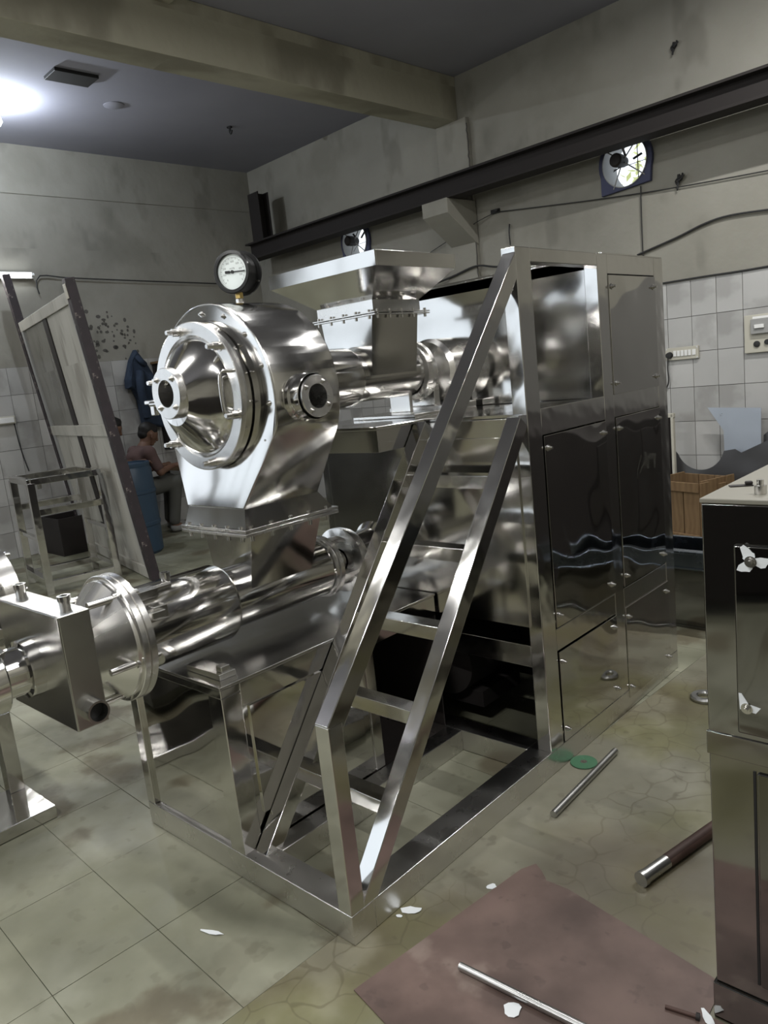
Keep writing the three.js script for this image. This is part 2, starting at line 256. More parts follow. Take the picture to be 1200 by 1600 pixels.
{
  const s = shapeOf([[X0 - W, 0], [X1 + W, 0], [X1 + W, H], [X0 - W, H]]);
  for (const cx of [-1.92, -5.45]) { const h = new THREE.Path(); h.absarc(cx, 3.2, 0.215, 0, Math.PI * 2); s.holes.push(h); }
  const wr = struct('wall_right', [new THREE.ExtrudeGeometry(s, { depth: W, bevelEnabled: false, curveSegments: 40 }).translate(0, 0, Z0 - W)], M.plaster);
  seed = 5; part(wr, 'tile_bed', [bx(X0, X1, 0, 2.11, Z0 - 0.01, Z0 + 0.002, 0)], M.grout);
  tiled(wr, 'x', -26, 12, 0.2148, Z0 + 0.004, 1);
  const G0 = 1.7, G1 = 4.75, GH = 3.4;                                  // unseen gate in the far wall, left of the frame, brightens steel reflections
  const wb = struct('wall_back', [bx(X0 - W, X0, 0, H, Z0 - W, G0, 0), bx(X0 - W, X0, GH, H, G0, G1, 0), bx(X0 - W, X0, 0, H, G1, Z1 + W, 0), bx(X0 - 0.01, X0 + 0.012, 3.98, H, Z0, Z1, 0)], M.plaster);
  struct('door_1', [bx(X0 - W, X0 + 0.02, 0, GH, G0 - 0.06, G0 + 0.02), bx(X0 - W, X0 + 0.02, 0, GH, G1 - 0.02, G1 + 0.06), bx(X0 - W, X0 + 0.02, GH - 0.02, GH + 0.06, G0 - 0.06, G1 + 0.06), bx(X0 - W + 0.02, X0 - 0.05, GH - 0.3, GH, G0, G1)], M.grey);
  struct('ground', [bx(-26, X0 - W, -0.3, -0.012, -14, 18, 0), bx(X0 - W, 10, -0.3, -0.012, Z1 + W, 18, 0)], M.yard);
  part(wb, 'tile_bed', [bx(X0 - 0.01, X0 + 0.002, 0, 2.11, Z0, G0 - 0.06, 0)], M.grout);
  tiled(wb, 'z', -15, 14, 0.244, X0 + 0.004, 1);
  const A0 = -7.2, A1 = -2.7, B0 = 1.0, B1 = 3.8;                        // unseen big window in the left wall, for bright steel reflections, behind the camera's left shoulder
  seed = 61; const darkMark = []; for (let i = 0; i < 70; i++) { const a = rnd() * 6.283, r = Math.sqrt(-2 * Math.log(1 - rnd() * 0.97)) * 0.16, q = rr(0.006, 0.022); darkMark.push(new THREE.CylinderGeometry(q, q * 1.1, 0.003, 7).rotateZ(Math.PI / 2).scale(1, rr(0.6, 1.4), rr(0.7, 1.5)).translate(X0 + 0.001, 2.38 + r * Math.sin(a) * 0.9, -3.15 + r * Math.cos(a) * 1.3)); }
  part(wb, 'soot_specks', darkMark, M.darkMark).userData.kind = 'stuff';
  struct('wall_left', [bx(X0 - W, A0, 0, H, Z1, Z1 + W, 0), bx(A1, X1 + W, 0, H, Z1, Z1 + W, 0), bx(A0, A1, 0, B0, Z1, Z1 + W, 0), bx(A0, A1, B1, H, Z1, Z1 + W, 0)], M.plaster);
  const wf = struct('unseen_window_1', [bx(A0 - 0.04, A0 + 0.04, B0, B1, Z1 - 0.01, Z1 + 0.1), bx(A1 - 0.04, A1 + 0.04, B0, B1, Z1 - 0.01, Z1 + 0.1), bx(A0, A1, B0 - 0.04, B0 + 0.03, Z1 - 0.03, Z1 + 0.1), bx(A0, A1, B1 - 0.03, B1 + 0.04, Z1 - 0.01, Z1 + 0.1), ...[0.25, 0.5, 0.75].map((k) => bx(A0 + (A1 - A0) * k - 0.02, A0 + (A1 - A0) * k + 0.02, B0, B1, Z1 + 0.02, Z1 + 0.06)), bx(A0, A1, 2.28, 2.32, Z1 + 0.02, Z1 + 0.06)], M.grey);
  for (let k = 0; k < 4; k++) for (const [y0, y1] of [[B0 + 0.03, 2.28], [2.32, B1 - 0.03]]) { const a = A0 + (A1 - A0) * k / 4 + 0.02, b = A0 + (A1 - A0) * (k + 1) / 4 - 0.02, g = new THREE.PlaneGeometry(b - a, y1 - y0).translate((a + b) / 2, (y0 + y1) / 2, Z1 + 0.04); part(wf, 'pane', [g], M.glass); }
  struct('wall_front', [bx(X1, X1 + W, 0, H, Z0 - W, Z1 + W, 0)], M.plaster);
  struct('beam', [bx(-4.04, -3.755, 4.07, H, Z0, Z1, 0.008)], M.beam);
  struct('pilaster', [bx(-4.02, -3.615, 0, 4.07, Z0, Z0 + 0.055, 0.006)], M.plaster);
  { seed = 17; const e = []; for (let y = 2.12; y < 4.02; y += 0.035) e.push(V(-3.612 + rr(-0.004, 0.005), y, Z0 + 0.052 + rr(-0.006, 0.004))); part(scene.getObjectByName('pilaster'), 'rough_shadow_edge', [tube(e, 0.008, 5, 160)], M.darkMark); }  // dark line paints the shadow along the rough plaster edge
  // corbel that carries the crane rail
  const c = shapeOf([[0, 2.83], [0.45, 3.12], [0.45, 3.25], [0, 3.25]]);
  struct('corbel', [new THREE.ExtrudeGeometry(c, { depth: 0.33, bevelEnabled: true, bevelSize: 0.006, bevelThickness: 0.006, bevelSegments: 1 }).rotateY(-Math.PI / 2).translate(-3.605, 0, Z0 + 0.02)], M.plaster);
}
{ // crane rail along the right wall
  const t = rthing('crane_rail', 'long dark brown steel crane rail running along the upper right wall', 'beam', -3, 3.255, Z0 + 0.36);
  part(t, 'web', [bx(-4.1, 7.1, 0.02, 0.2, -0.012, 0.012, 0)], M.railIron); part(t, 'flange', [bx(-4.1, 7.1, 0, 0.022, -0.1, 0.1)], M.railIron); part(t, 'flange', [bx(-4.1, 7.1, 0.19, 0.212, -0.1, 0.1)], M.railIron);
  const p = rthing('rail_end_post', 'short dark steel post standing on the far end of the crane rail', 'post', -6.82, 3.467, Z0 + 0.36);
  part(p, 'web', [bx(-0.006, 0.006, 0, 0.58, -0.08, 0.08, 0)], M.railIron); part(p, 'flange', [bx(-0.11, 0.11, 0, 0.58, 0.07, 0.085)], M.railIron); part(p, 'flange', [bx(-0.11, 0.11, 0, 0.58, -0.085, -0.07)], M.railIron);
}
// exhaust fans in the wall openings
function fan(cx, label, turn) {
  const t = rthing('exhaust_fan', label, 'fan', cx, 3.2, Z0 + 0.004);
  const ring = [[-0.235, -0.235], [0.225, -0.205]]; for (let k = 0; k <= 20; k++) { const a = -0.35 + (Math.PI + 0.7) * k / 20; ring.push([0.25 * Math.cos(a), 0.25 * Math.sin(a)]); }
  const s = shapeOf(ring); const h = new THREE.Path(); h.absarc(0, 0, 0.212, 0, Math.PI * 2); s.holes.push(h);
  part(t, 'mounting_frame', [new THREE.ExtrudeGeometry(s, { depth: 0.03, bevelEnabled: true, bevelSize: 0.004, bevelThickness: 0.004, bevelSegments: 1, curveSegments: 32 })], M.navy);
  part(t, 'duct_ring', [lz(0, 0, [[-0.2, 0.212], [0.045, 0.212], [0.045, 0.205], [-0.2, 0.205]], 40)], M.grey);
  part(t, 'motor', [lz(-0.05, 0.02, [[-0.05, 0.001], [-0.05, 0.045], [0.03, 0.058], [0.1, 0.058], [0.115, 0.045], [0.118, 0.001]], 24)], M.iron);
  for (const a of [0.9, 2.5, 4.2, 5.6]) part(t, 'bracket', [rod(V(-0.02, 0.01, 0.03), V(Math.cos(a) * 0.235, Math.sin(a) * 0.235, 0.035), 0.006, 8)], M.grey);
  for (let k = 0; k < 3; k++) { const a = turn + k * Math.PI / 2; part(t, 'blade', [new RoundedBoxGeometry(0.09, 0.022, 0.004, 1, 0.001).rotateX(0.9).translate(0.1, 0, 0).rotateZ(a).translate(-0.02, 0.01, -0.06)], M.iron); }
  part(t, 'guard_wire', [rod(V(0.03, -0.21, -0.15), V(0.03, 0.21, -0.15), 0.004, 6), rod(V(-0.21, 0, -0.15), V(0.21, 0.02, -0.15), 0.003, 6)], M.iron);
  return t;
}
fan(-1.92, 'exhaust fan in a round wall opening right of the concrete corbel', 0.3);
fan(-5.45, 'dark exhaust fan in the wall opening above the hopper', 0.7);
{ // tree outside the fan openings
  const t = rthing('tree', 'sunlit leafy tree outside the round fan opening', 'tree', -3.2, 0, -9.6);
  part(t, 'trunk', [rod(V(0, 0, 0), V(0.1, 3.4, 0), 0.16, 10, 0.09), rod(V(0.1, 3.2, 0), V(1.2, 5, 0.3), 0.07, 8, 0.03), rod(V(0.1, 3.2, 0), V(-0.8, 5.2, -0.2), 0.07, 8, 0.03)], M.bark);
  seed = 41; const l = [], leaf = slab([[-0.05, 0], [0, 0.022], [0.05, 0], [0, -0.022]], 0, 0.001);
  for (let i = 0; i < 760; i++) { const a = rnd() * 6.283, b = Math.acos(rr(-1, 1)), r = 1.7 * Math.cbrt(rnd()); l.push(leaf.clone().rotateX(rr(-1, 1)).rotateY(rnd() * 6).rotateZ(rr(-1, 1)).scale(1.6, 1.6, 1.6).translate(0.2 + r * Math.sin(b) * Math.cos(a) * 1.2, 4.8 + r * Math.cos(b), r * Math.sin(b) * Math.sin(a) * 0.6)); }
  const o = part(t, 'foliage', l, M.leaf); o.userData.kind = 'stuff';
}
// lamps
TUBES.forEach((L, i) => {
  const dir = L.face, t = rthing('tube_lamp', L.label, 'lamp', ...L.p), ax = L.axis === 'x', h = L.len / 2, f = V(...dir).normalize(), up = dir[1] === -1;
  const e = (s, o = 0) => (ax ? V(s, 0, 0) : V(0, 0, s)).addScaledVector(f, o);
  part(t, 'housing', [up ? (ax ? bx(-h, h, 0.06, 0.13, -0.04, 0.04) : bx(-0.04, 0.04, 0.06, 0.13, -h, h)) : (ax ? bx(-h, h, -0.035, 0.035, 0.02, 0.065) : bx(-0.075, -0.03, -0.035, 0.035, -h, h))], M.white);
  part(t, 'tube', [rod(e(-h + 0.02, 0.0), e(h - 0.02, 0.0), 0.016, 14)], M.glow);
  for (const s of [-1, 1]) part(t, 'cap', [rod(e(s * h), e(s * (h - 0.03)), 0.02, 12), up ? rod(e(s * (h - 0.01)), e(s * (h - 0.01)).add(V(0, 0.07, 0)), 0.012, 8) : rod(e(s * (h - 0.01)), e(s * (h - 0.01)).addScaledVector(f, -0.04), 0.012, 8)], M.white);
  const l = new THREE.RectAreaLight(new THREE.Color().setRGB(1.0, 0.995, 0.975), L.power, ax || !up ? L.len : 0.05, ax || !up ? 0.05 : L.len);
  l.name = 'tube_light'; l.position.copy(f.clone().multiplyScalar(0.03)); t.add(l); t.updateMatrixWorld(true);
  if (up) l.rotation.set(-Math.PI / 2, 0, 0); else l.lookAt(t.localToWorld(f.clone().multiplyScalar(2)));
});
{
  const t = rthing('bulb_lamp', 'bright bulb on the ceiling at the left edge of the photo', 'lamp', ...BULB.p);
  part(t, 'holder', [ly(0, 0, [[0.02, 0.02], [0.05, 0.035], [0.12, 0.035], [0.14, 0.06]], 20)], M.white);
  part(t, 'bulb', [ly(0, 0, [[-0.1, 0.001], [-0.09, 0.03], [-0.055, 0.05], [-0.01, 0.04], [0.025, 0.02]], 20)], M.glow);
  const l = new THREE.PointLight(new THREE.Color().setRGB(0.82, 0.9, 1.0), BULB.power, 0, 2); l.name = 'bulb_light'; l.castShadow = true; l.position.set(0, -0.04, 0); t.add(l);
}
// ---------------------------------------------------------------- the two-stage extruder
const AX = -0.83, UY = 1.6, LY = 0.85;                                   // barrel axes
{
  const mc = thing('extruder_machine', 'large polished steel two-stage extruder with hopper, round vacuum chamber, ladder and panelled tower', 'machine', V(-0.55, 0, -1.16));
  shifts.set(mc, V(0.55, 0, 1.16));
  const P = (n, l, m, lab) => part(mc, n, l, m, lab);
  const R = 0.093, L = -2.32, B = -1.115;
  // base frame
  P('base_rail', bx(B, 0, 0.001, R, -R, 0), M.railSteel); P('base_rail', bx(-0.1, 0, 0.001, R, L, -R - 0.0005), M.railSteel); P('base_rail', bx(B, B + 0.09, 0.001, R, L, -R - 0.0005), M.railSteel);
  P('base_rail', bx(B + 0.09, -0.1, 0.001, R, -1.17, -1.08), M.railSteel); P('base_rail', bx(B + 0.09, -0.1, 0.001, R, L, L + 0.09), M.railSteel); P('base_rail', bx(-0.5, -0.42, 0.001, R - 0.002, -1.08, -R), M.railSteel);
  // lower table: posts, top, end and side panels, open compartment at the back
  const post = (n, x0, x1, y0, y1, z0, z1) => P(n, bx(x0, x1, y0, y1, z0, z1), M.tubeSteel);
  post('table_post', B, B + 0.05, R, 0.645, -0.06, 0); post('table_post', -0.575, -0.5, R, 0.645, -0.075, 0); post('table_post', -0.555, -0.5, R, 0.5895, -0.69, -0.64); post('table_post', B, B + 0.05, R, 0.645, -1.08, -1.02);
  P('table_rail', bx(B, -0.5, 0.6452, 0.674, -0.0752, 0), M.tubeSteel); P('table_rail', bx(-0.555, -0.5, 0.59, 0.674, -1.08, -0.0755), M.tubeSteel); P('table_rail', bx(B, B + 0.05, 0.62, 0.674, -1.08, -0.05), M.tubeSteel);
  P('table_top', bx(B - 0.002, -0.498, 0.674, 0.684, -1.085, 0.003, 0.002), M.tableTop);
  P('end_panel', bx(B + 0.05, -0.575, R, 0.64, -0.022, -0.014, 0.001), M.mirror); P('side_panel', bx(-0.512, -0.506, R, 0.595, -0.64, -0.075, 0.001), M.mirror);
  P('side_panel', bx(-0.5075, -0.498, 0.2, 0.585, -0.6, -0.1, 0.001), M.mirror, 'inner raised mirror-bright side panel'); P('side_panel', bx(B, B + 0.006, R, 0.62, -1.02, -0.06, 0.001), M.mirror);
  P('compartment_wall', bx(B + 0.01, B + 0.016, R, 0.62, -1.08, -0.65, 0.001), M.iron); P('compartment_wall', bx(B + 0.02, -0.51, R, 0.62, -1.085, -1.079, 0.001), M.iron); P('compartment_floor', bx(B + 0.02, -0.51, 0.03, 0.036, -1.08, -0.66, 0.001), M.iron);  // dark iron deepens the shade inside the open compartment
  P('tower_inner_wall', bx(B + 0.07, -0.06, R, 0.6, -1.72, -1.712, 0.001), M.iron); P('tower_inner_wall', bx(B + 0.01, B + 0.016, R, 1.38, -1.74, -1.16, 0.001), M.iron); P('tower_inner_shelf', bx(B + 0.07, -0.06, 0.6, 0.606, -1.712, -1.1, 0.001), M.iron);  // dark sheets close the tower foot so its opening stays black
  P('added_dark_motor', [lz(-0.62, 0.3, [[-1.66, 0.05], [-1.64, 0.15], [-1.25, 0.15], [-1.23, 0.06], [-1.17, 0.025], [-1.17, 0.001]]), bx(-0.78, -0.46, 0.094, 0.17, -1.6, -1.3)], M.railIron, 'added dark motor shape that keeps the tower opening dark');  // motor shape added to darken the tower opening
  P('compartment_back', bx(B + 0.09, -0.51, R, 0.64, -0.65, -0.64, 0.001), M.sheet);
  // ladder: lower stringers with rungs, handrail with its front post
  const up = V(0, 0.62, 0.785), t = 0.058;
  for (const x of [-0.4675, -0.0305]) P('ladder_stringer', bar(V(x, 0.075, -0.063), V(x, 1.385, -1.082), t, t, up), M.tubeSteel);
  for (let k = 0; k < 5; k++) { const y = 0.31 + 0.225 * k, z = -(y - 0.119) / 1.287 - 0.07; P('ladder_rung', bx(-0.443, -0.058, y - 0.05, y, z - 0.085, z - 0.02), M.tubeSteel); }
  P('handrail_post', bx(-0.055, 0, R, 0.672, -0.055, 0), M.tubeSteel); P('handrail', bar(V(-0.0275, 0.655, -0.022), V(-0.0275, 1.962, -1.136), 0.0535, 0.06, V(0, 0.65, 0.76)), M.tubeSteel);
  // tower frame
  const Z1 = -1.1, Z2 = -1.69, Z3 = -2.225, TH2 = 1.985;
  P('tower_post', bx(-0.06, 0, R, TH2, -1.195, Z1), M.tubeSteel); P('tower_post', bx(-0.06, 0, R, TH2, -1.775, Z2), M.tubeSteel); P('tower_post', bx(-0.06, 0, R, TH2, L, Z3), M.tubeSteel); P('tower_post', bx(B, B + 0.06, R, TH2, L, Z3), M.tubeSteel);
  P('tower_post', bx(B, B + 0.06, R, 1.39, -1.16, Z1), M.tubeSteel);
  for (const [y0, y1] of [[1.935, TH2], [1.318, 1.416], [0.477, 0.566]]) { P('tower_rail', bx(-0.056, -0.001, y0, y1, Z2 - 0.001, -1.194), M.tubeSteel); P('tower_rail', bx(-0.056, -0.001, y0 - (y1 > 1.9 ? 0.03 : 0), y1, Z3, -1.774), M.tubeSteel); }
  P('tower_rail', bx(-1.05, -0.06, 0.432, 0.52, -1.15, -1.105), M.tubeSteel); P('tower_rail', bx(B + 0.06, -0.06, 1.93, TH2, L, -2.26), M.tubeSteel); P('tower_rail', bx(B, -0.06, 1.93, 1.978, -1.775, -1.735), M.tubeSteel);
  P('tower_roof', bx(B, -0.002, TH2 - 0.004, TH2 + 0.004, L, -1.74, 0.001), M.sheet); P('tower_back', bx(B, -0.06, R, TH2 - 0.004, L, L + 0.006, 0.001), M.sheet); P('tower_side', bx(B, B + 0.006, R, TH2 - 0.004, L + 0.1, -1.74, 0.001), M.sheet);
  const panel = (y0, y1, z0, z1, inset = 0.02) => {
    const p = P('tower_panel', bx(-0.002, 0.004, y0 + 0.004, y1 - 0.004, z0 + 0.004, z1 - 0.004, 0.0015), M.panel);
    for (const y of [y0 + 0.05, y1 - 0.05]) for (const z of [z0 + 0.028, z1 - 0.028]) part(p, 'panel_bolt', [...boltAt(V(0.004, y, z), V(1, 0, 0), 0.009, 0.018)], M.bolt);
  };
  panel(0.568, 1.318, -1.69, -1.195); panel(0.095, 0.476, -1.69, -1.197); panel(1.41, 1.905, -2.228, -1.772); panel(0.57, 1.32, -2.225, -1.775); panel(0.05, 0.482, -2.235, -1.772);
  P('tower_fill', bx(-0.03, -0.024, R, TH2 - 0.03, L + 0.02, -1.73, 0.001), M.sheet); P('tower_fill', bx(-0.03, -0.024, R, 1.39, -1.73, -1.19, 0.001), M.sheet);
  // polished cover sheets behind the barrels
  P('gearbox_cover', bx(-1.03, -0.06, 1.41, 1.98, -1.745, -1.735, 0.001), M.drum); P('gearbox_cover', bx(-1.065, -0.05, 0.6, 1.325, -1.1, -1.092, 0.001), M.drum, 'lower polished cover sheet');
  P('tower_rail', bx(-1.05, -0.06, 1.318, 1.394, -1.16, -1.1), M.tubeSteel);
  // upper platform with apron
  P('platform_plate', [slab([[-1.08, -0.84], [-0.5, -0.84], [-0.48, -1.1], [-0.02, -1.1], [-0.02, -1.735], [-1.08, -1.735]], 1.396, 1.408, 0.001)], M.sheet);
  P('platform_apron', bx(-1.08, -0.5, 1.31, 1.396, -0.85, -0.842, 0.001), M.sheet); P('platform_apron', bx(-0.508, -0.5, 1.31, 1.396, -1.1, -0.85, 0.001), M.sheet); P('platform_apron', bx(-1.08, -1.072, 1.31, 1.396, -1.1, -0.85, 0.001), M.sheet);

  // ---- upper stage: barrel, bearing, vacuum chamber
  const ub = P('upper_barrel', [lz(AX, UY, [[-1.46, 0.001], [-1.46, 0.107], [-1.02, 0.107], [-1.02, 0.001]])], M.drum);
  part(ub, 'cooling_jacket', [lz(AX, UY, [[-1.03, 0.1], [-1.03, 0.122], [-1.02, 0.126], [-0.66, 0.126], [-0.66, 0.1]])], M.drum);
  part(ub, 'barrel_flange', [lz(AX, UY - 0.005, [[-1.475, 0.1], [-1.475, 0.14], [-1.452, 0.14], [-1.452, 0.128], [-1.43, 0.128], [-1.425, 0.108]])], M.cast);
  for (let k = 0; k < 8; k++) { const a = k * 0.785 + 0.3; part(ub, 'flange_bolt', boltAt(V(AX + 0.125 * Math.cos(a), UY - 0.005 + 0.125 * Math.sin(a), -1.452), V(0, 0, 1), 0.01, 0.02), M.bolt); }
  const bh = P('bearing_housing', [lz(AX, UY - 0.01, [[-1.735, 0.15], [-1.6, 0.15], [-1.575, 0.135], [-1.55, 0.085], [-1.47, 0.08]])], M.cast);
  for (const z of [-1.52, -1.66]) part(bh, 'bearing_foot', [bx(AX - 0.17, AX + 0.17, 1.408, 1.436, z - 0.05, z + 0.05), bx(AX - 0.09, AX + 0.09, 1.436, 1.53, z - 0.02, z + 0.02)], M.cast);
  P('barrel_support', [bx(AX - 0.15, AX + 0.22, 1.408, 1.422, -1.5, -1.2), bx(AX - 0.06, AX + 0.06, 1.422, 1.51, -1.38, -1.36)], M.cast);
  // chamber: round on top, running down to a rectangular neck
  {
    const cx = AX, cy = 1.57, r = 0.335, pts = [], aR = -0.42, aL = Math.PI + 0.42;
    for (let i = 0; i <= 44; i++) { const a = aR + (aL - aR) * (i / 44); pts.push([cx + r * Math.cos(a), cy + r * Math.sin(a)]); }
    pts.push([cx - 0.185, 1.195]); pts.push([cx + 0.16, 1.195]);
    const g = new THREE.ExtrudeGeometry(shapeOf(pts), { depth: 0.285, bevelEnabled: true, bevelSize: 0.005, bevelThickness: 0.005, bevelSegments: 2 }).translate(0, 0, -0.66);
    const p = g.attributes.position; for (let i = 0; i < p.count; i++) { const q = Math.max(0, 1.47 - p.getY(i)); p.setZ(i, p.getZ(i) + q * (p.getZ(i) > -0.5 ? 0.22 : 0.02)); }
    const ch = P('vacuum_chamber', [toCreasedNormals(g, 0.4)], M.hazy);
    part(ch, 'weld_seam', [tube(pts.slice(0, 45).map(([x, y]) => V(x, y, -0.37)), 0.0035, 6, 90)], M.bolt);
    for (let k = 0; k < 9; k++) { const a = -0.5 + k * 0.42; part(ch, 'rim_bolt', boltAt(V(cx + 0.305 * Math.cos(a), cy + 0.305 * Math.sin(a), -0.37), V(0, 0, 1), 0.007, 0.012), M.bolt); }
    P('chamber_neck', [frustum([AX - 0.185, AX + 0.19, -0.7, -0.285, 1.125], [AX - 0.185, AX + 0.16, -0.655, -0.315, 1.196])], M.drum);
  }
  // chamber door: ring flanges, cone, sight hub
  const cy = 1.59, cd = P('chamber_door', [lz(AX, cy, [[-0.372, 0.2], [-0.372, 0.262], [-0.345, 0.262], [-0.343, 0.247], [-0.338, 0.247], [-0.336, 0.258], [-0.31, 0.258], [-0.31, 0.208], [-0.294, 0.202], [-0.27, 0.18], [-0.245, 0.15], [-0.22, 0.117], [-0.2, 0.09], [-0.2, 0.06]], 72)], M.drum);
  const fr = part(cd, 'door_flange', [lz(AX, cy, [[-0.312, 0.2], [-0.312, 0.259], [-0.296, 0.259], [-0.294, 0.256], [-0.294, 0.214], [-0.312, 0.2]], 72)], M.cast); fr.userData.label = 'bright satin ring flange';
  for (let k = 0; k < 6; k++) { const a = 0.75 + k * Math.PI / 3; part(cd, 'clamp_bolt', [...boltAt(V(AX + 0.236 * Math.cos(a), cy + 0.236 * Math.sin(a), -0.294), V(0, 0, 1), 0.014, 0.05), rod(V(AX + 0.236 * Math.cos(a), cy + 0.236 * Math.sin(a), -0.3), V(AX + 0.236 * Math.cos(a), cy + 0.236 * Math.sin(a), -0.25), 0.009, 10)], M.bolt); }
  part(cd, 'door_handle', [tube([V(AX + 0.22, cy + 0.075, -0.294), V(AX + 0.215, cy + 0.075, -0.258), V(AX + 0.215, cy + 0.06, -0.25), V(AX + 0.215, cy - 0.06, -0.25), V(AX + 0.215, cy - 0.075, -0.258), V(AX + 0.22, cy - 0.075, -0.294)], 0.0065, 8, 40)], M.bolt);
  const hy = 1.613, hub = part(cd, 'sight_hub', [lz(AX, hy, [[-0.27, 0.068], [-0.2, 0.07], [-0.2, 0.087], [-0.176, 0.087], [-0.174, 0.085], [-0.174, 0.047], [-0.28, 0.047]], 48)], M.cast);
  hub.userData.label = 'light satin hub with an open round bore';
  part(cd, 'hub_bore_shade', [lz(AX, hy, [[-0.27, 0.001], [-0.27, 0.047]], 32)], M.iron);  // dark disc stands in for shade deep in the hub
  for (let k = 0; k < 4; k++) { const a = 0.78 + k * Math.PI / 2; part(cd, 'hub_bolt', boltAt(V(AX + 0.067 * Math.cos(a), hy + 0.067 * Math.sin(a), -0.174), V(0, 0, 1), 0.008, 0.012), M.bolt); }
  part(cd, 'drain_valve', [rod(V(AX - 0.06, hy - 0.03, -0.19), V(AX - 0.125, hy - 0.03, -0.19), 0.013, 10), bx(AX - 0.165, AX - 0.1, hy - 0.03, hy - 0.016, -0.197, -0.183), bx(AX - 0.125, AX - 0.1, hy - 0.07, hy - 0.035, -0.2, -0.18)], M.bolt);
  // side nozzle
  const ny = 1.553, nz = -0.485, no = P('side_nozzle', [lx(ny, nz, [[-0.53, 0.08], [-0.475, 0.08], [-0.47, 0.073], [-0.455, 0.073], [-0.452, 0.078], [-0.425, 0.078], [-0.424, 0.076]])], M.drum);
  part(no, 'nozzle_flange', [lx(ny, nz, [[-0.43, 0.07], [-0.428, 0.071], [-0.412, 0.071], [-0.41, 0.069], [-0.41, 0.041], [-0.488, 0.041]])], M.cast);
  part(no, 'nozzle_bore_shade', [lx(ny, nz, [[-0.486, 0.041], [-0.486, 0.001]])], M.black);  // black disc paints the shade inside the nozzle
  for (let k = 0; k < 4; k++) { const a = 0.6 + k * Math.PI / 2; part(no, 'nozzle_bolt', boltAt(V(-0.41, ny + 0.056 * Math.sin(a), nz + 0.056 * Math.cos(a)), V(1, 0, 0), 0.007, 0.01), M.bolt); }
  // vacuum gauge
  {
    const gx = AX + 0.012, gz = -0.53, gy = 2.018, tilt = 0.36, rot = (g) => g.rotateY(tilt).rotateZ(0.04).translate(gx, gy, gz);
    const ga = P('vacuum_gauge', [rot(lz(0, 0, [[-0.05, 0.001], [-0.05, 0.07], [-0.046, 0.08], [-0.038, 0.08], [-0.036, 0.068], [0.01, 0.068], [0.016, 0.076], [0.03, 0.076], [0.034, 0.073], [0.034, 0.0625], [0.022, 0.061]], 48))], M.gloss);
    ga.userData.label = 'round black vacuum gauge with white dial';
    const cv = document.createElement('canvas'); cv.width = cv.height = 512; const x = cv.getContext('2d');
    x.fillStyle = '#eef6f4'; x.fillRect(0, 0, 512, 512); x.strokeStyle = '#222'; x.fillStyle = '#222'; x.textAlign = 'center'; x.textBaseline = 'middle'; x.font = '34px sans-serif';
    for (let i = 0; i <= 76; i++) { const a = (225 - i * 270 / 76) * Math.PI / 180, r0 = i % 5 ? 192 : 178; x.lineWidth = i % 5 ? 2 : 4; x.beginPath(); x.moveTo(256 + r0 * Math.cos(a), 256 - r0 * Math.sin(a)); x.lineTo(256 + 208 * Math.cos(a), 256 - 208 * Math.sin(a)); x.stroke(); }
    ['0', '100', '200', '300', '400', '500', '600', '700', '760'].forEach((s, i) => { const a = (225 - Math.min(i * 100, 760) * 270 / 760) * Math.PI / 180; if (i < 8) x.fillText(s, 256 + 143 * Math.cos(a), 256 - 143 * Math.sin(a)); });
    x.font = '28px sans-serif'; x.fillText('mmHg', 256, 205);
    const tx = new THREE.CanvasTexture(cv); tx.colorSpace = THREE.SRGBColorSpace;
    const dm = std({ map: tx, roughness: 0.4 }), d = part(ga, 'dial', [rot(new THREE.CircleGeometry(0.064, 40).translate(0, 0, 0.0235))], dm);
    const uv = new THREE.CircleGeometry(0.064, 40).toNonIndexed().attributes.uv; d.geometry.setAttribute('uv', uv);
    part(ga, 'needle', [rot(new THREE.BoxGeometry(0.07, 0.0035, 0.0015).translate(0.018, 0, 0.0265).rotateZ(-0.09)), rot(new THREE.CylinderGeometry(0.006, 0.006, 0.004, 16).rotateX(Math.PI / 2).translate(0, 0, 0.026)), rot(new THREE.BoxGeometry(0.02, 0.009, 0.0015).translate(-0.02, 0, 0.0265).rotateZ(-0.09))], M.black);
    for (const a of [1.57, 3.66, 5.76]) part(ga, 'case_screw', [rot(rod(V(0.075 * Math.cos(a), 0.075 * Math.sin(a), -0.038), V(0.075 * Math.cos(a), 0.075 * Math.sin(a), -0.032), 0.005, 10))], M.bolt);
    part(ga, 'brass_nut', [ly(gx, gz, [[1.924, 0.013], [1.926, 0.015], [1.946, 0.015], [1.948, 0.01]], 6)], M.brass); part(ga, 'stem', [ly(gx, gz, [[1.895, 0.019], [1.91, 0.019], [1.912, 0.015], [1.924, 0.015]], 20)], M.bolt);
  }
  // hopper over the upper barrel
  {
    const hp = P('hopper', [funnel([AX - 0.165, AX + 0.165, -1.365, -1.07, 1.9], [AX - 0.31, AX + 0.315, -1.44, -0.95, 2.005]), funnel([AX - 0.163, AX + 0.163, -1.363, -1.072, 1.9], [AX - 0.307, AX + 0.312, -1.437, -0.953, 2.006])], M.sheet);
    part(hp, 'hopper_rim', [bx(AX - 0.312, AX + 0.317, 2.004, 2.062, -0.955, -0.947, 0.001), bx(AX - 0.312, AX + 0.317, 2.004, 2.062, -1.443, -1.435, 0.001), bx(AX - 0.312, AX - 0.304, 2.004, 2.062, -1.435, -0.955, 0.001), bx(AX + 0.309, AX + 0.317, 2.004, 2.062, -1.435, -0.955, 0.001)], M.sheet);
    part(hp, 'hopper_collar', [funnel([AX - 0.165, AX + 0.165, -1.365, -1.07, 1.85], [AX - 0.165, AX + 0.165, -1.365, -1.07, 1.902])], M.cast);
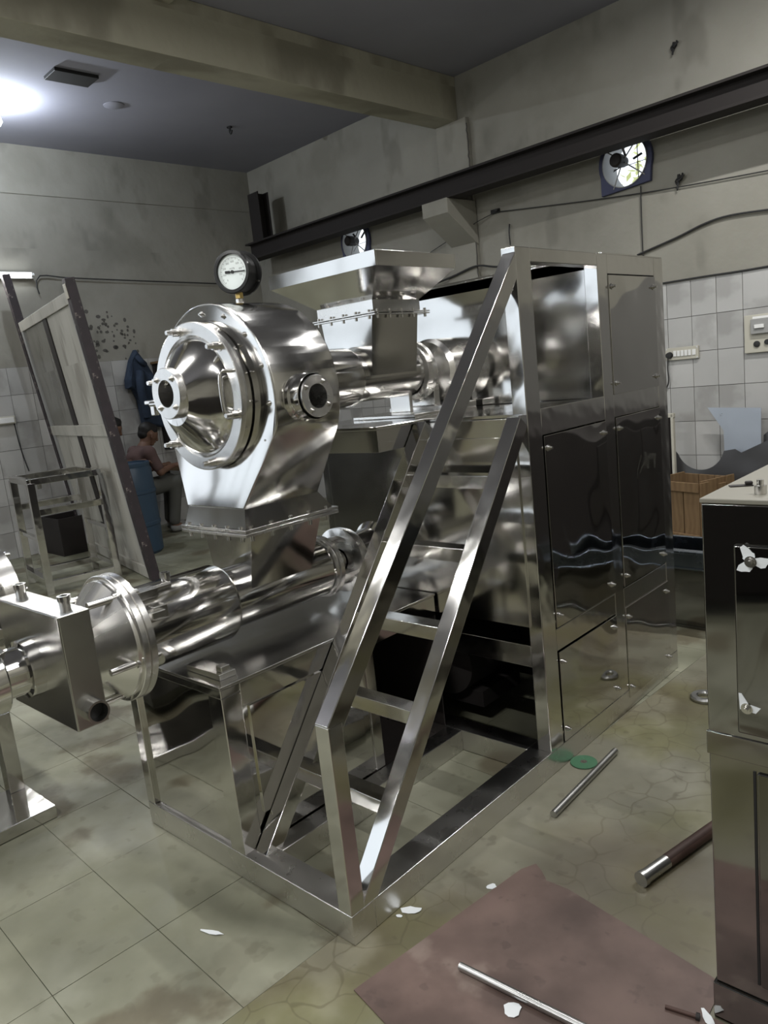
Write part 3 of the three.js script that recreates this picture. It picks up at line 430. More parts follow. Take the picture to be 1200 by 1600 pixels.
    const fl = part(hp, 'hopper_flange', [bx(AX - 0.19, AX + 0.19, 1.847, 1.852, -1.4, -1.05, 0.001), bx(AX - 0.19, AX + 0.19, 1.838, 1.844, -1.4, -1.05, 0.001)], M.cast);
    for (let k = 0; k < 5; k++) { part(hp, 'flange_bolt', [rod(V(AX - 0.15 + k * 0.075, 1.825, -1.06), V(AX - 0.15 + k * 0.075, 1.862, -1.06), 0.006, 8)], M.bolt); part(hp, 'flange_bolt', [rod(V(AX + 0.178, 1.825, -1.08 - k * 0.075), V(AX + 0.178, 1.862, -1.08 - k * 0.075), 0.006, 8)], M.bolt); }
    P('hopper_neck', [frustum([AX - 0.105, AX + 0.13, -1.345, -1.06, 1.6], [AX - 0.135, AX + 0.165, -1.345, -1.06, 1.838])], M.drum);
  }
  // ---- lower stage
  P('neck_flange', [bx(AX - 0.2, AX + 0.2, 1.112, 1.124, -0.72, -0.275, 0.002), bx(AX - 0.2, AX + 0.2, 1.098, 1.11, -0.72, -0.275, 0.002)], M.cast);
  for (let k = 0; k < 5; k++) { P('flange_bolt', [rod(V(AX - 0.16 + k * 0.08, 1.08, -0.288), V(AX - 0.16 + k * 0.08, 1.134, -0.288), 0.008, 8)], M.bolt); P('flange_bolt', [rod(V(AX + 0.188, 1.08, -0.31 - k * 0.09), V(AX + 0.188, 1.134, -0.31 - k * 0.09), 0.008, 8)], M.bolt); }
  P('lower_neck', [frustum([AX - 0.1, AX + 0.1, -0.62, -0.335, 0.86], [AX - 0.14, AX + 0.15, -0.67, -0.335, 1.099])], M.drum);
  const lb = P('lower_barrel', [lz(AX, LY, [[-0.76, 0.001], [-0.76, 0.114], [-0.25, 0.114]]), lz(AX, LY, [[-0.262, 0.1], [-0.262, 0.135], [-0.25, 0.141], [0.125, 0.141], [0.125, 0.001]])], M.drum);
  part(lb, 'water_nipple', [ly(AX + 0.03, -0.045, [[0.98, 0.015], [1.005, 0.015], [1.005, 0.018], [1.022, 0.018], [1.022, 0.011], [0.99, 0.011]], 20)], M.bolt);
  part(lb, 'hinge_block', [bx(AX + 0.03, AX + 0.09, 0.965, 0.995, 0.02, 0.09), rod(V(AX + 0.06, 0.985, -0.04), V(AX + 0.06, 0.985, 0.12), 0.011, 12)], M.bolt);
  part(lb, 'hinge_block', [bx(AX + 0.1, AX + 0.15, 0.905, 0.95, 0.03, 0.08), bx(AX + 0.12, AX + 0.17, 0.915, 0.94, 0.05, 0.1)], M.bolt);
  part(lb, 'barrel_flange', [lz(AX, LY, [[-0.785, 0.1], [-0.785, 0.128], [-0.765, 0.128], [-0.763, 0.122], [-0.745, 0.122], [-0.743, 0.116]])], M.cast);
  for (let k = 0; k < 8; k++) { const a = k * 0.785; part(lb, 'flange_bolt', boltAt(V(AX + 0.108 * Math.cos(a), LY + 0.108 * Math.sin(a), -0.745), V(0, 0, 1), 0.01, 0.016), M.bolt); }
  const sh = P('drive_shaft', [lz(AX, LY, [[-0.9, 0.045], [-0.78, 0.045]], 32)], M.drum);
  part(sh, 'lantern_bridge', [0.5, 2.6, 4.7].map((a) => new THREE.CylinderGeometry(0.105, 0.105, 0.13, 16, 1, false, a, 0.75).rotateX(Math.PI / 2).translate(AX, LY, -0.84)), M.cast);
  P('bearing_flange', [lz(AX, LY, [[-0.925, 0.09], [-0.925, 0.13], [-0.9, 0.138], [-0.88, 0.138], [-0.878, 0.134], [-0.878, 0.05]])], M.cast); P('bearing_tube', [lz(AX, LY, [[-1.094, 0.125], [-1.06, 0.1], [-0.92, 0.085]])], M.drum);
  // front flange and die head
  const fg = P('head_flange', [lz(AX, LY, [[0.122, 0.13], [0.122, 0.212], [0.142, 0.212], [0.144, 0.205], [0.147, 0.205], [0.149, 0.212], [0.166, 0.212], [0.168, 0.209], [0.168, 0.001]], 64)], M.cast);
  for (const [a, s] of [[1.0, 1], [2.4, 1], [-0.25, 1], [-1.25, 1]]) part(fg, 'stud_bolt', [...boltAt(V(AX + 0.182 * Math.cos(a), LY + 0.182 * Math.sin(a), 0.168), V(0, 0, 1), 0.019, 0.03), rod(V(AX + 0.182 * Math.cos(a), LY + 0.182 * Math.sin(a), 0.1), V(AX + 0.182 * Math.cos(a), LY + 0.182 * Math.sin(a), 0.268), 0.0115, 12)], M.bolt);
  P('table_bracket', [bx(-0.74, -0.545, 0.684, 0.705, -0.1, -0.035), bx(-0.585, -0.552, 0.705, 0.725, -0.085, -0.05)], M.bolt);
  const dh = P('die_head', [bx(AX - 0.21, AX + 0.235, 0.69, 1.035, 0.322, 0.418, 0.005)], M.satin);
  part(dh, 'cone', [lz(AX, LY, [[0.16, 0.2], [0.18, 0.196], [0.27, 0.11], [0.325, 0.1]])], M.cast);
  part(dh, 'outlet_pipe', [lz(AX, LY, [[0.41, 0.09], [0.455, 0.088], [0.46, 0.074], [0.6, 0.072]])], M.drum);
  part(dh, 'outlet_flange', [lz(AX, LY, [[0.525, 0.07], [0.525, 0.104], [0.53, 0.108], [0.58, 0.108], [0.585, 0.104], [0.585, 0.06], [0.42, 0.06]], 56)], M.drum);
  part(dh, 'clamp_bar', [bar(V(AX + 0.075, LY + 0.075, 0.53), V(AX - 0.02, LY + 0.125, 0.6), 0.05, 0.03)], M.bolt);
  for (const x of [AX - 0.175, AX + 0.14]) part(dh, 'top_nipple', [ly(x, 0.35, [[1.03, 0.016], [1.052, 0.016], [1.052, 0.019], [1.068, 0.019], [1.068, 0.012], [1.04, 0.012]], 20)], M.bolt);
  part(dh, 'drain_port', [lx(0.742, 0.366, [[AX + 0.23, 0.034], [AX + 0.275, 0.033], [AX + 0.275, 0.027], [AX + 0.235, 0.027]], 32)], M.satin); part(dh, 'port_bore_shade', [lx(0.742, 0.366, [[AX + 0.2395, 0.027], [AX + 0.2395, 0.0005]], 24)], M.black);  // black disc in the port stands for its shaded inside
}
// ---------------------------------------------------------------- second machine at the left edge, foreground cabinet, tank
{
  const t = thing('second_extruder', 'second steel extruder cut off at the left edge, disc and leg visible', 'machine', V(-1.66, 0, 0.24)), s = V(1.66, 0, -0.24); shifts.set(t, s);
  part(t, 'base_rail', [bx(-1.81, -1.49, 0.001, 0.052, 0.2, 1.4, 0.004)], M.tubeSteel); part(t, 'housing', [bx(-3.1, -1.95, 0.06, 1.25, 0.5, 1.7, 0.01)], steel(0.15, 0.002, waveBump, 0.2));  // dark housing out of view, darkens reflections in die head and end panel
  part(t, 'leg', [bx(-1.812, -1.752, 0.052, 0.8, 0.215, 0.275)], M.tubeSteel); part(t, 'leg', [bx(-1.812, -1.752, 0.052, 0.8, 1.2, 1.26)], M.tubeSteel); part(t, 'cross_bar', [bx(-1.81, -1.55, 0.76, 0.8, 0.215, 1.26)], M.tubeSteel);
  const b = part(t, 'barrel', [lz(-1.68, 0.9, [[0.24, 0.13], [0.9, 0.13], [0.9, 0.001]])], M.drum);
  part(b, 'end_disc', [lz(-1.68, 0.9, [[0.17, 0.001], [0.17, 0.196], [0.173, 0.2], [0.232, 0.2], [0.236, 0.196], [0.236, 0.12]], 56)], M.cast);
  for (let k = 0; k < 6; k++) { const a = k * 1.047 + 0.2; part(b, 'disc_bolt', boltAt(V(-1.68 + 0.17 * Math.cos(a), 0.9 + 0.17 * Math.sin(a), 0.17), V(0, 0, -1), 0.014, 0.03), M.bolt); }
}
{
  const x0 = 0.887, x1 = 1.72, z1 = -0.352, z0 = -1.95, t = thing('steel_cabinet', 'dark mirror-polished steel cabinet with bolted door panels at the right edge', 'cabinet', V(1.3, 0, -1.15)); shifts.set(t, V(-1.3, 0, 1.15));
  const dk = steel(0.07, 0.0012, waveBump, 0.34), dp = steel(0.05, 0.004, waveBump, 0.24);  // steel darkened to stand in for dark surroundings it would mirror
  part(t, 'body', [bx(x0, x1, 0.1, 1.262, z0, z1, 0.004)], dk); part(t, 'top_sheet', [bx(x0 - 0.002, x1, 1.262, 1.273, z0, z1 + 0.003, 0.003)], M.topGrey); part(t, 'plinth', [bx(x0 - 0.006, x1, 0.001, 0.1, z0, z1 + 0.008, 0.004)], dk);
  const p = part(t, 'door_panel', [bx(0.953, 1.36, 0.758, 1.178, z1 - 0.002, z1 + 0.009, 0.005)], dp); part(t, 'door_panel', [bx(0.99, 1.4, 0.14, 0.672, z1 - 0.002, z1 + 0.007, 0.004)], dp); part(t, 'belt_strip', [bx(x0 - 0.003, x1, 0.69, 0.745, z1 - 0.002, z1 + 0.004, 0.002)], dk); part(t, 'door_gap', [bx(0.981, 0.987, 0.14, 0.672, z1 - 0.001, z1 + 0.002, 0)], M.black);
  for (const [x, y] of [[0.988, 1.19 - 0.045], [0.974, 0.82], [1.31, 1.14], [1.31, 0.82]]) part(p, 'door_bolt', boltAt(V(x, y, z1 + 0.009), V(0, 0, 1), 0.009, 0.014), M.bolt);
  const film = (pts, x, y) => part(p, 'film_scrap', [new THREE.ExtrudeGeometry(shapeOf(pts.map(([a, b]) => [x + a, y + b])), { depth: 0.0012, bevelEnabled: false }).translate(0, 0, z1 + 0.0092)], M.paper, 'torn white protective film round a bolt');
  const petals = []; for (let i = 0; i < 26; i++) { const a = i / 26 * 6.283, r = 0.021 + 0.011 * Math.sin(3 * a + 1.9) + 0.004 * Math.sin(7 * a); petals.push([r * Math.cos(a) * 1.15, r * Math.sin(a)]); }
  film(petals, 0.989, 1.147); film([[-0.012, -0.006], [0.02, -0.01], [0.03, 0.004], [0.006, 0.008], [-0.008, 0.03], [-0.014, 0.03]], 0.972, 0.822);
  single('clip', 'small dark metal clip lying on the foreground cabinet top', 'clip', [bx(-0.028, 0.02, 0, 0.002, -0.01, 0.01, 0), bx(0.004, 0.02, 0.002, 0.01, -0.006, 0.006)], M.iron, V(0.925, 1.2735, -0.5), 0.5);
  single('nut', 'steel nut standing on the foreground cabinet top near the right edge', 'nut', [new THREE.CylinderGeometry(0.012, 0.012, 0.018, 6).translate(0, 0.009, 0), new THREE.CylinderGeometry(0.007, 0.007, 0.03, 12).translate(0, 0.015, 0)], M.bolt, V(0.988, 1.2735, -0.413));
}
{
  const t = rthing('steel_tank', 'low dark steel tank with a bluish rim behind the panelled tower', 'tank', -0.6, 0, -3.05), dk = steel(0.12, 0.002, waveBump, 0.2), rim = std({ color: C(0.2, 0.235, 0.28), metalness: 1, roughness: 0.3, roughnessMap: smudge });
  part(t, 'tank_wall', [bx(-1.6, 1.5, 0.02, 0.38, 0.17, 0.187), bx(-1.6, 1.5, 0.02, 0.38, -0.187, -0.17), bx(-1.6, -1.583, 0.02, 0.38, -0.17, 0.17), bx(1.483, 1.5, 0.02, 0.38, -0.17, 0.17)], dk); part(t, 'tank_floor', [bx(-1.6, 1.5, 0.001, 0.02, -0.187, 0.187)], dk);
  part(t, 'rim', [bx(-1.61, 1.51, 0.36, 0.445, 0.165, 0.192), bx(-1.61, 1.51, 0.36, 0.445, -0.192, -0.165)], rim); part(t, 'rim_lip', [bx(-1.61, 1.51, 0.44, 0.455, 0.15, 0.205), bx(-1.61, 1.51, 0.35, 0.362, 0.165, 0.2)], rim);
}
{
  const t = rthing('unseen_dark_cabinet', 'unseen dark iron cabinet in the corner, darkens reflections in the tower panels', 'cabinet', 1.9, 0, -4.2);  // out of view, placed to darken what the tower panels mirror
  part(t, 'body', [bx(-1.1, 1.1, 0.05, 1.1, -0.9, 0.8, 0.01)], M.railIron); for (const k of [0, 1]) { const d = part(t, 'door', [bx(-1.115, -1.1, 0.12, 1.04, -0.85 + k * 0.83, -0.06 + k * 0.83, 0.004)], M.iron); part(d, 'handle', [rod(V(-1.13, 0.65, -0.1 + k * 0.15), V(-1.13, 0.8, -0.1 + k * 0.15), 0.01, 8)], M.bolt); } part(t, 'plinth', [bx(-1.05, 1.05, 0.001, 0.05, -0.85, 0.75)], M.black);
}
{
  const t = rthing('unseen_dark_housing', 'unseen dark iron housing behind the camera, darkens reflections in the cabinet front', 'machine', 0.9, 0, 2.75);  // out of view, placed to darken what the cabinet front mirrors
  part(t, 'body', [bx(-1.2, 0.9, 0.06, 1.45, -0.4, 0.4, 0.03)], M.railIron); part(t, 'lid', [bx(-1.23, 0.93, 1.45, 1.5, -0.43, 0.43, 0.015)], M.iron); part(t, 'hand_wheel', [lz(0, 1.0, [[-0.46, 0.1], [-0.45, 0.12], [-0.43, 0.12], [-0.42, 0.1], [-0.46, 0.1]], 32), rod(V(-0.1, 1, -0.44), V(0.1, 1, -0.44), 0.01, 8), rod(V(0, 1, -0.5), V(0, 1, -0.38), 0.018, 12)], M.iron); part(t, 'plinth', [bx(-1.15, 0.85, 0.001, 0.06, -0.38, 0.38)], M.black);
}
// ---------------------------------------------------------------- right wall: boards, wires, scrap sheets, crate
{
  const t = rthing('switch_box', 'grey-green switch board with a breaker on the right wall tiles', 'switch', -0.79, 1.6, Z0 + 0.012);
  part(t, 'backing', [bx(-0.15, 0.16, -0.15, 0.155, 0, 0.03, 0.006)], M.cream); part(t, 'breaker', [bx(-0.09, 0.06, 0, 0.12, 0.03, 0.06, 0.006)], M.grey); part(t, 'lever', [bx(-0.055, 0.02, 0.045, 0.075, 0.06, 0.075)], M.white);
  part(t, 'socket', [lz(-0.05, -0.08, [[0.03, 0.025], [0.04, 0.025], [0.042, 0.02], [0.042, 0.001]], 20), lz(0.03, -0.07, [[0.03, 0.022], [0.045, 0.02], [0.046, 0.001]], 20)], M.black); part(t, 'label_plate', [bx(-0.08, 0.05, 0.122, 0.14, 0.03, 0.034)], M.white);
}
{
  const t = rthing('socket_board', 'long white socket strip with a plugged-in cable beside the tower', 'socket', -1.47, 1.505, Z0 + 0.012);
  part(t, 'plate', [bx(-0.15, 0.145, -0.055, 0.052, 0, 0.025, 0.004)], M.cream); for (let k = 0; k < 5; k++) part(t, 'switch_key', [bx(-0.075 + k * 0.033, -0.048 + k * 0.033, -0.025, 0.025, 0.025, 0.034)], M.white); part(t, 'pilot_lamp', [bx(0.092, 0.125, -0.025, 0.025, 0.025, 0.032)], M.white);
  part(t, 'plug', [lz(-0.11, -0.01, [[0.025, 0.03], [0.06, 0.024], [0.065, 0.001]], 16)], M.black);
  part(t, 'plug_cable', [tube([V(-0.11, -0.02, 0.06), V(-0.12, -0.12, 0.05), V(-0.13, -0.25, 0.03), V(-0.17, -0.32, 0.02)], 0.006, 6, 24)], M.cable);
  for (const [x, y] of [[-0.14, 0.042], [0.135, 0.042], [0.135, -0.045]]) part(t, 'screw', [rod(V(x, y, 0.02), V(x, y, 0.028), 0.005, 8)], M.bolt);
}
function wire(label, pts, r = 0.006) { const c = pts[0], l = pts.map(([x, y, z]) => V(x - c[0], y - c[1], z - c[2])); return single('wire', label, 'wire', [tube(l, r, 6, pts.length * 6)], M.cable, room(...c), TH); }
const ZW = Z0 + 0.02;
wire('thin slack wire from the black wall hook to the right edge below the fan', [[-3.349, 3.09, ZW], [-2.78, 3.02, ZW], [-2.04, 2.935, ZW], [-1.44, 2.88, ZW], [-0.2, 2.8, ZW]], 0.005);
wire('thin wire slanting from the black wall hook down past the concrete corbel', [[-3.36, 3.09, ZW], [-3.54, 3.04, ZW + 0.05], [-3.7, 2.99, ZW + 0.07], [-4.3, 2.86, ZW]], 0.004);
wire('thick black cable rising from the tower top to a knot on the right wall', [[-1.85, 2.4, ZW], [-1.47, 2.482, ZW], [-1.25, 2.541, ZW], [-1.066, 2.563, ZW], [-0.3, 2.5, ZW]], 0.009);
wire('black cable running along the upper edge of the right wall tiles', [[-2.2, 2.12, ZW], [-1.26, 2.12, ZW], [-0.947, 2.115, ZW], [-0.2, 2.125, ZW]], 0.009);
wire('black cable crossing the wall pier behind the hopper', [[-4.6, 2.46, Z0 + 0.08], [-3.95, 2.55, Z0 + 0.08], [-3.59, 2.604, Z0 + 0.08], [-3.388, 2.56, Z0 + 0.07], [-2.8, 2.45, Z0 + 0.06]], 0.011);
wire('straight thin wire hanging down from the big fan frame', [[-1.79, 2.97, ZW], [-1.795, 2.7, ZW], [-1.797, 2.1, ZW]], 0.005);
wire('short black wire stub hanging on the wall left of the tower', [[-3.196, 2.943, ZW], [-3.2, 2.86, ZW + 0.01], [-3.204, 2.74, ZW]], 0.007);
wire('slack cable along the far wall from the tube lamp to the gauge', [[X0 + 0.03, 2.9, -2.4], [X0 + 0.03, 3.0, -2.385], [X0 + 0.03, 3.092, -2.422], [X0 + 0.03, 3.081, -2.75], [X0 + 0.03, 3.057, -3.5], [X0 + 0.03, 3.02, -4.9]], 0.007);
wire('thin wire hanging down the far wall tiles from the wall socket', [[X0 + 0.02, 1.5, -1.87], [X0 + 0.02, 1.3, -1.88], [X0 + 0.02, 1.12, -1.9], [X0 + 0.02, 0.95, -1.93]], 0.006);
single('wall_hook', 'black hook on the right wall where two thin wires meet', 'hook', [bx(-0.05, 0.05, -0.02, 0.02, 0, 0.03), rod(V(0.02, 0, 0.03), V(0.05, 0, 0.07), 0.012, 8)], M.black, room(-3.36, 3.1, Z0), TH);
function tangle(label, x, y, s) { seed = Math.round(x * -100 + 7); const p = []; for (let i = 0; i < 9; i++) p.push(V(rr(-s, s), rr(-s * 1.3, s * 1.3), rr(0.01, 0.05))); return single('wire_tangle', label, 'wire', [tube(p, 0.007, 6, 60)], M.cable, room(x, y, Z0), TH); }
tangle('small knot of black wire on the wall right of the big fan', -1.435, 2.92, 0.05); tangle('dark wire tuft in a hole high on the right wall', -1.44, 3.955, 0.04);
{
  const Z = -5.37, sheet = (name, label, pts, m, z, th = 0.004) => single(name, label, 'metal sheet', [new THREE.ExtrudeGeometry(shapeOf(pts), { depth: th, bevelEnabled: false, curveSegments: 24 })], m, room(0, 0, z), TH);
  sheet('metal_sheet', 'bluish grey steel sheet with a slanted edge leaning on the right wall', [[-0.8, 0.001], [-0.785, 1.01], [-1.22, 1.03], [-1.09, 0.83], [-1.08, 0.001]], M.sheetBlue, Z);
  const arc = [[-1.52, 0.001], [-1.52, 0.7]]; for (let i = 0; i <= 16; i++) { const a = Math.PI * (1.12 + 0.8 * i / 16); arc.push([-1.275 + 0.21 * Math.cos(a), 0.72 + 0.22 * Math.sin(a)]); }
  arc.push([-0.98, 0.68], [-0.93, 0.65], [-0.72, 0.75], [-0.5, 0.8], [-0.3, 0.78], [-0.2, 0.001]);
  sheet('cut_sheet', 'dark steel offcut sheet with a round bite cut out of it', arc, M.sheetDark, Z + 0.05);
  sheet('metal_sheet', 'dark steel sheet leaning at the right wall behind the foreground cabinet', [[-0.82, 0.001], [-0.79, 0.78], [-0.62, 0.92], [0.3, 0.98], [0.4, 0.001]], M.sheetDark, Z - 0.06);
  const f = rthing('angle_stand', 'slim grey steel frame standing on the floor beside the tower', 'frame', -1.5, 0, -5.24);
  part(f, 'upright', [bx(-0.03, 0, 0.001, 1, -0.02, 0.02)], M.iron); part(f, 'upright', [bx(0.018, 0.04, 0.001, 1, -0.02, 0.02)], M.cream); part(f, 'top_bar', [bx(-0.2, 0.045, 0.97, 1.005, -0.02, 0.02)], M.cream); part(f, 'foot', [bx(-0.05, 0.06, 0.001, 0.012, -0.03, 0.03)], M.iron);
}
{ // crate
  const t = rthing('wooden_crate', 'open wooden crate of rough planks beside the tower', 'crate', -1.0, 0, -4.65, -0.26), w = 0.46, d = 0.4, h = 0.5;
  const pl = (x0, x1, y0, y1, z0, z1, k = 0) => part(t, 'plank', [bx(x0, x1, y0, y1, z0, z1, 0.003)], k ? M.wood2 : M.wood);
  const xs = [-w, -0.31, -0.155, 0]; for (let i = 0; i < 3; i++) { pl(xs[i] + 0.004, xs[i + 1] - 0.004, 0.03, h - 0.02 * i % 0.03, -0.018, 0, i % 2); pl(xs[i] + 0.004, xs[i + 1] - 0.004, 0.03, h, -d, -d + 0.018, (i + 1) % 2); }
  pl(-w, 0, 0.02, 0.085, 0.001, 0.019); pl(-w, 0, h - 0.07, h + 0.005, 0.001, 0.019);
  for (let i = 0; i < 3; i++) { pl(-0.018, 0, 0.03 + i * 0.165, 0.185 + i * 0.165, -d + 0.02, -0.02, i % 2); pl(-w, -w + 0.018, 0.03 + i * 0.165, 0.185 + i * 0.165, -d + 0.02, -0.02, (i + 1) % 2); }
  pl(0.001, 0.02, 0.02, h + 0.005, -0.1, 0.0); pl(0.001, 0.02, 0.02, h + 0.02, -d, -d + 0.09, 1); pl(0.001, 0.02, 0.02, h - 0.03, -0.3, -0.22, 1); for (let i = 0; i < 3; i++) pl(-w + 0.02, -0.02, 0.005, 0.025, -d + 0.02 + i * 0.125, -d + 0.135 + i * 0.125, i % 2);
}
// ---------------------------------------------------------------- far left: leaning panel, stand, drum, workers
{
  const t = thing('leaning_panel', 'tall framed board panel with dark stiles leaning near the far left wall', 'panel', V(-4.625, 0, -2.115));
  const d = V(-0.976, 0, -0.219).normalize(), u = V(-0.025, 0.9934, 0.112).normalize(), n = d.clone().cross(u).normalize(); u.copy(n.clone().cross(d)); t.quaternion.setFromRotationMatrix(new THREE.Matrix4().makeBasis(d, u, n));
  const p = (name, x0, x1, y0, y1, z0, z1, m) => part(t, name, [bx(x0, x1, y0, y1, z0, z1, 0.004)], m);
  p('stile', 0, 0.1, 0.01, 2.66, -0.03, 0.05, M.darkWood); p('stile', 2.39, 2.5, 0.01, 3.08, -0.03, 0.05, M.darkWood); p('mullion', 1.14, 1.3, 0.05, 2.5, -0.012, 0.03, M.iron);
  p('rail', 0.1, 2.39, 2.47, 2.57, -0.02, 0.04, M.board); p('rail', 0.1, 2.39, 1.335, 1.44, -0.02, 0.04, M.board); p('rail', 0.1, 2.39, 0.01, 0.12, -0.02, 0.04, M.board); p('inner_stile', 0.1, 0.17, 0.12, 2.47, -0.018, 0.035, M.grey); p('inner_stile', 2.3, 2.39, 0.12, 2.47, -0.018, 0.035, M.grey);
  p('board', 0.17, 1.14, 1.44, 2.47, 0, 0.02, M.board); p('board', 1.3, 2.3, 1.44, 2.47, 0, 0.02, std({ map: T.board, color: C(0.55, 0.55, 0.54), roughness: 0.25 })); p('board', 0.17, 1.14, 0.12, 1.335, 0, 0.02, M.board); p('board', 1.3, 2.3, 0.12, 1.335, 0, 0.02, M.board);
  p('cut_end', 0.015, 0.09, 2.5, 2.62, -0.04, -0.03, M.cream);
}
{
  const a = THREE.MathUtils.degToRad(-80), t = thing('steel_stand', 'open stand of square steel tubes in front of the leaning panel', 'stand', V(-5.218, 0, -1.419), 0), e1 = V(Math.cos(a), 0, Math.sin(a)), e2 = V(Math.sin(a), 0, -Math.cos(a)); if (e2.x > 0) e2.negate();
  const q = (i, j, y) => e1.clone().multiplyScalar(i * 0.6).addScaledVector(e2, j * 0.7).setY(y), b = (n, p0, p1, w = 0.055) => part(t, n, [bar(p0, p1, w, w, Math.abs(p1.y - p0.y) > 0.5 ? e1 : V(0, 1, 0))], M.tubeSteel);
  for (const i of [0, 1]) for (const j of [0, 1]) b('leg', q(i, j, 0.002), q(i, j, 1.0), 0.062);
  for (const y of [1.01, 0.74]) { b('rail', q(0, 0, y), q(1, 0, y)); b('rail', q(0, 1, y), q(1, 1, y)); if (y > 1) { b('rail', q(0, 0, y), q(0, 1, y)); b('rail', q(1, 0, y), q(1, 1, y)); } }
  b('rail', q(0, 0, 0.12), q(0, 1, 0.12)); b('rail', q(1, 0, 0.12), q(1, 1, 0.12)); b('rail', q(0, 0, 0.1), q(1, 0, 0.1)); b('rail', q(0, 1, 0.1), q(1, 1, 0.1));
  b('rail', q(0, 0, 0.5), q(0, 1, 0.5), 0.035); b('rail', q(1, 0, 0.5), q(1, 1, 0.5), 0.035); part(t, 'adjusting_nut', [ly(e1.x * 0.08 + e2.x * 0.03, e1.z * 0.08 + e2.z * 0.03, [[0.94, 0.02], [0.985, 0.02], [0.985, 0.001]], 6)], M.bolt);
}
{
  const t = rthing('blue_drum', 'tall blue plastic drum behind the leaning panel', 'drum', -6.1, 0, -2.42);
  part(t, 'body', [ly(0, 0, [[0.002, 0.001], [0.002, 0.24], [0.03, 0.262], [0.3, 0.268], [0.31, 0.276], [0.34, 0.276], [0.35, 0.268], [0.64, 0.268], [0.65, 0.276], [0.68, 0.276], [0.69, 0.268], [0.9, 0.262], [0.94, 0.24]], 40)], M.blue); part(t, 'lid', [ly(0, 0, [[0.93, 0.25], [0.965, 0.252], [0.972, 0.246], [0.972, 0.225], [0.955, 0.22], [0.955, 0.001]], 40)], M.blue);
}
function field(bones, cell, blend, lid = 0.02) {                        // tapered capsules joined by a smooth minimum
  const lo = V(9, 9, 9), hi = V(-9, -9, -9); for (const [p, ra, q, rb] of bones) { const m = Math.max(ra, rb) + lid + cell * 2; for (const w of [p, q]) { lo.min(w.clone().addScalar(-m)); hi.max(w.clone().addScalar(m)); } }
  const c = lo.clone().add(hi).multiplyScalar(0.5), S = Math.max(hi.x - lo.x, hi.y - lo.y, hi.z - lo.z) / 2, n = Math.ceil(2 * S / cell) + 2, mc = new MarchingCubes(n, M.skin, false, false, 160000), half = n / 2, pa = V(), w = V();
  mc.isolation = 0; const B = bones.map(([p, ra, q, rb]) => { const d = q.clone().sub(p); return { p, d, l: Math.max(d.lengthSq(), 1e-9), ra, rb }; });
  for (let k = 0; k < n; k++) for (let j = 0; j < n; j++) for (let i = 0; i < n; i++) {
    w.set((i - half) / half * S + c.x, (j - half) / half * S + c.y, (k - half) / half * S + c.z); let s = 1e9;
    for (const b of B) { pa.copy(w).sub(b.p); const h = Math.max(0, Math.min(1, pa.dot(b.d) / b.l)), x = pa.x - b.d.x * h, y = pa.y - b.d.y * h, z = pa.z - b.d.z * h, q = Math.sqrt(x * x + y * y + z * z) - (b.ra + (b.rb - b.ra) * h), e = Math.max(blend - Math.abs(s - q), 0) / blend; s = Math.min(s, q) - e * e * blend * 0.25; }
    mc.field[i + j * n + k * n * n] = -s;
  }
  mc.update(); const N = mc.count, g = new THREE.BufferGeometry(); g.setAttribute('position', new THREE.BufferAttribute(mc.positionArray.slice(0, N * 3), 3)); g.setAttribute('normal', new THREE.BufferAttribute(mc.normalArray.slice(0, N * 3), 3));
  return g.scale(S, S, S).translate(c.x, c.y, c.z);
}
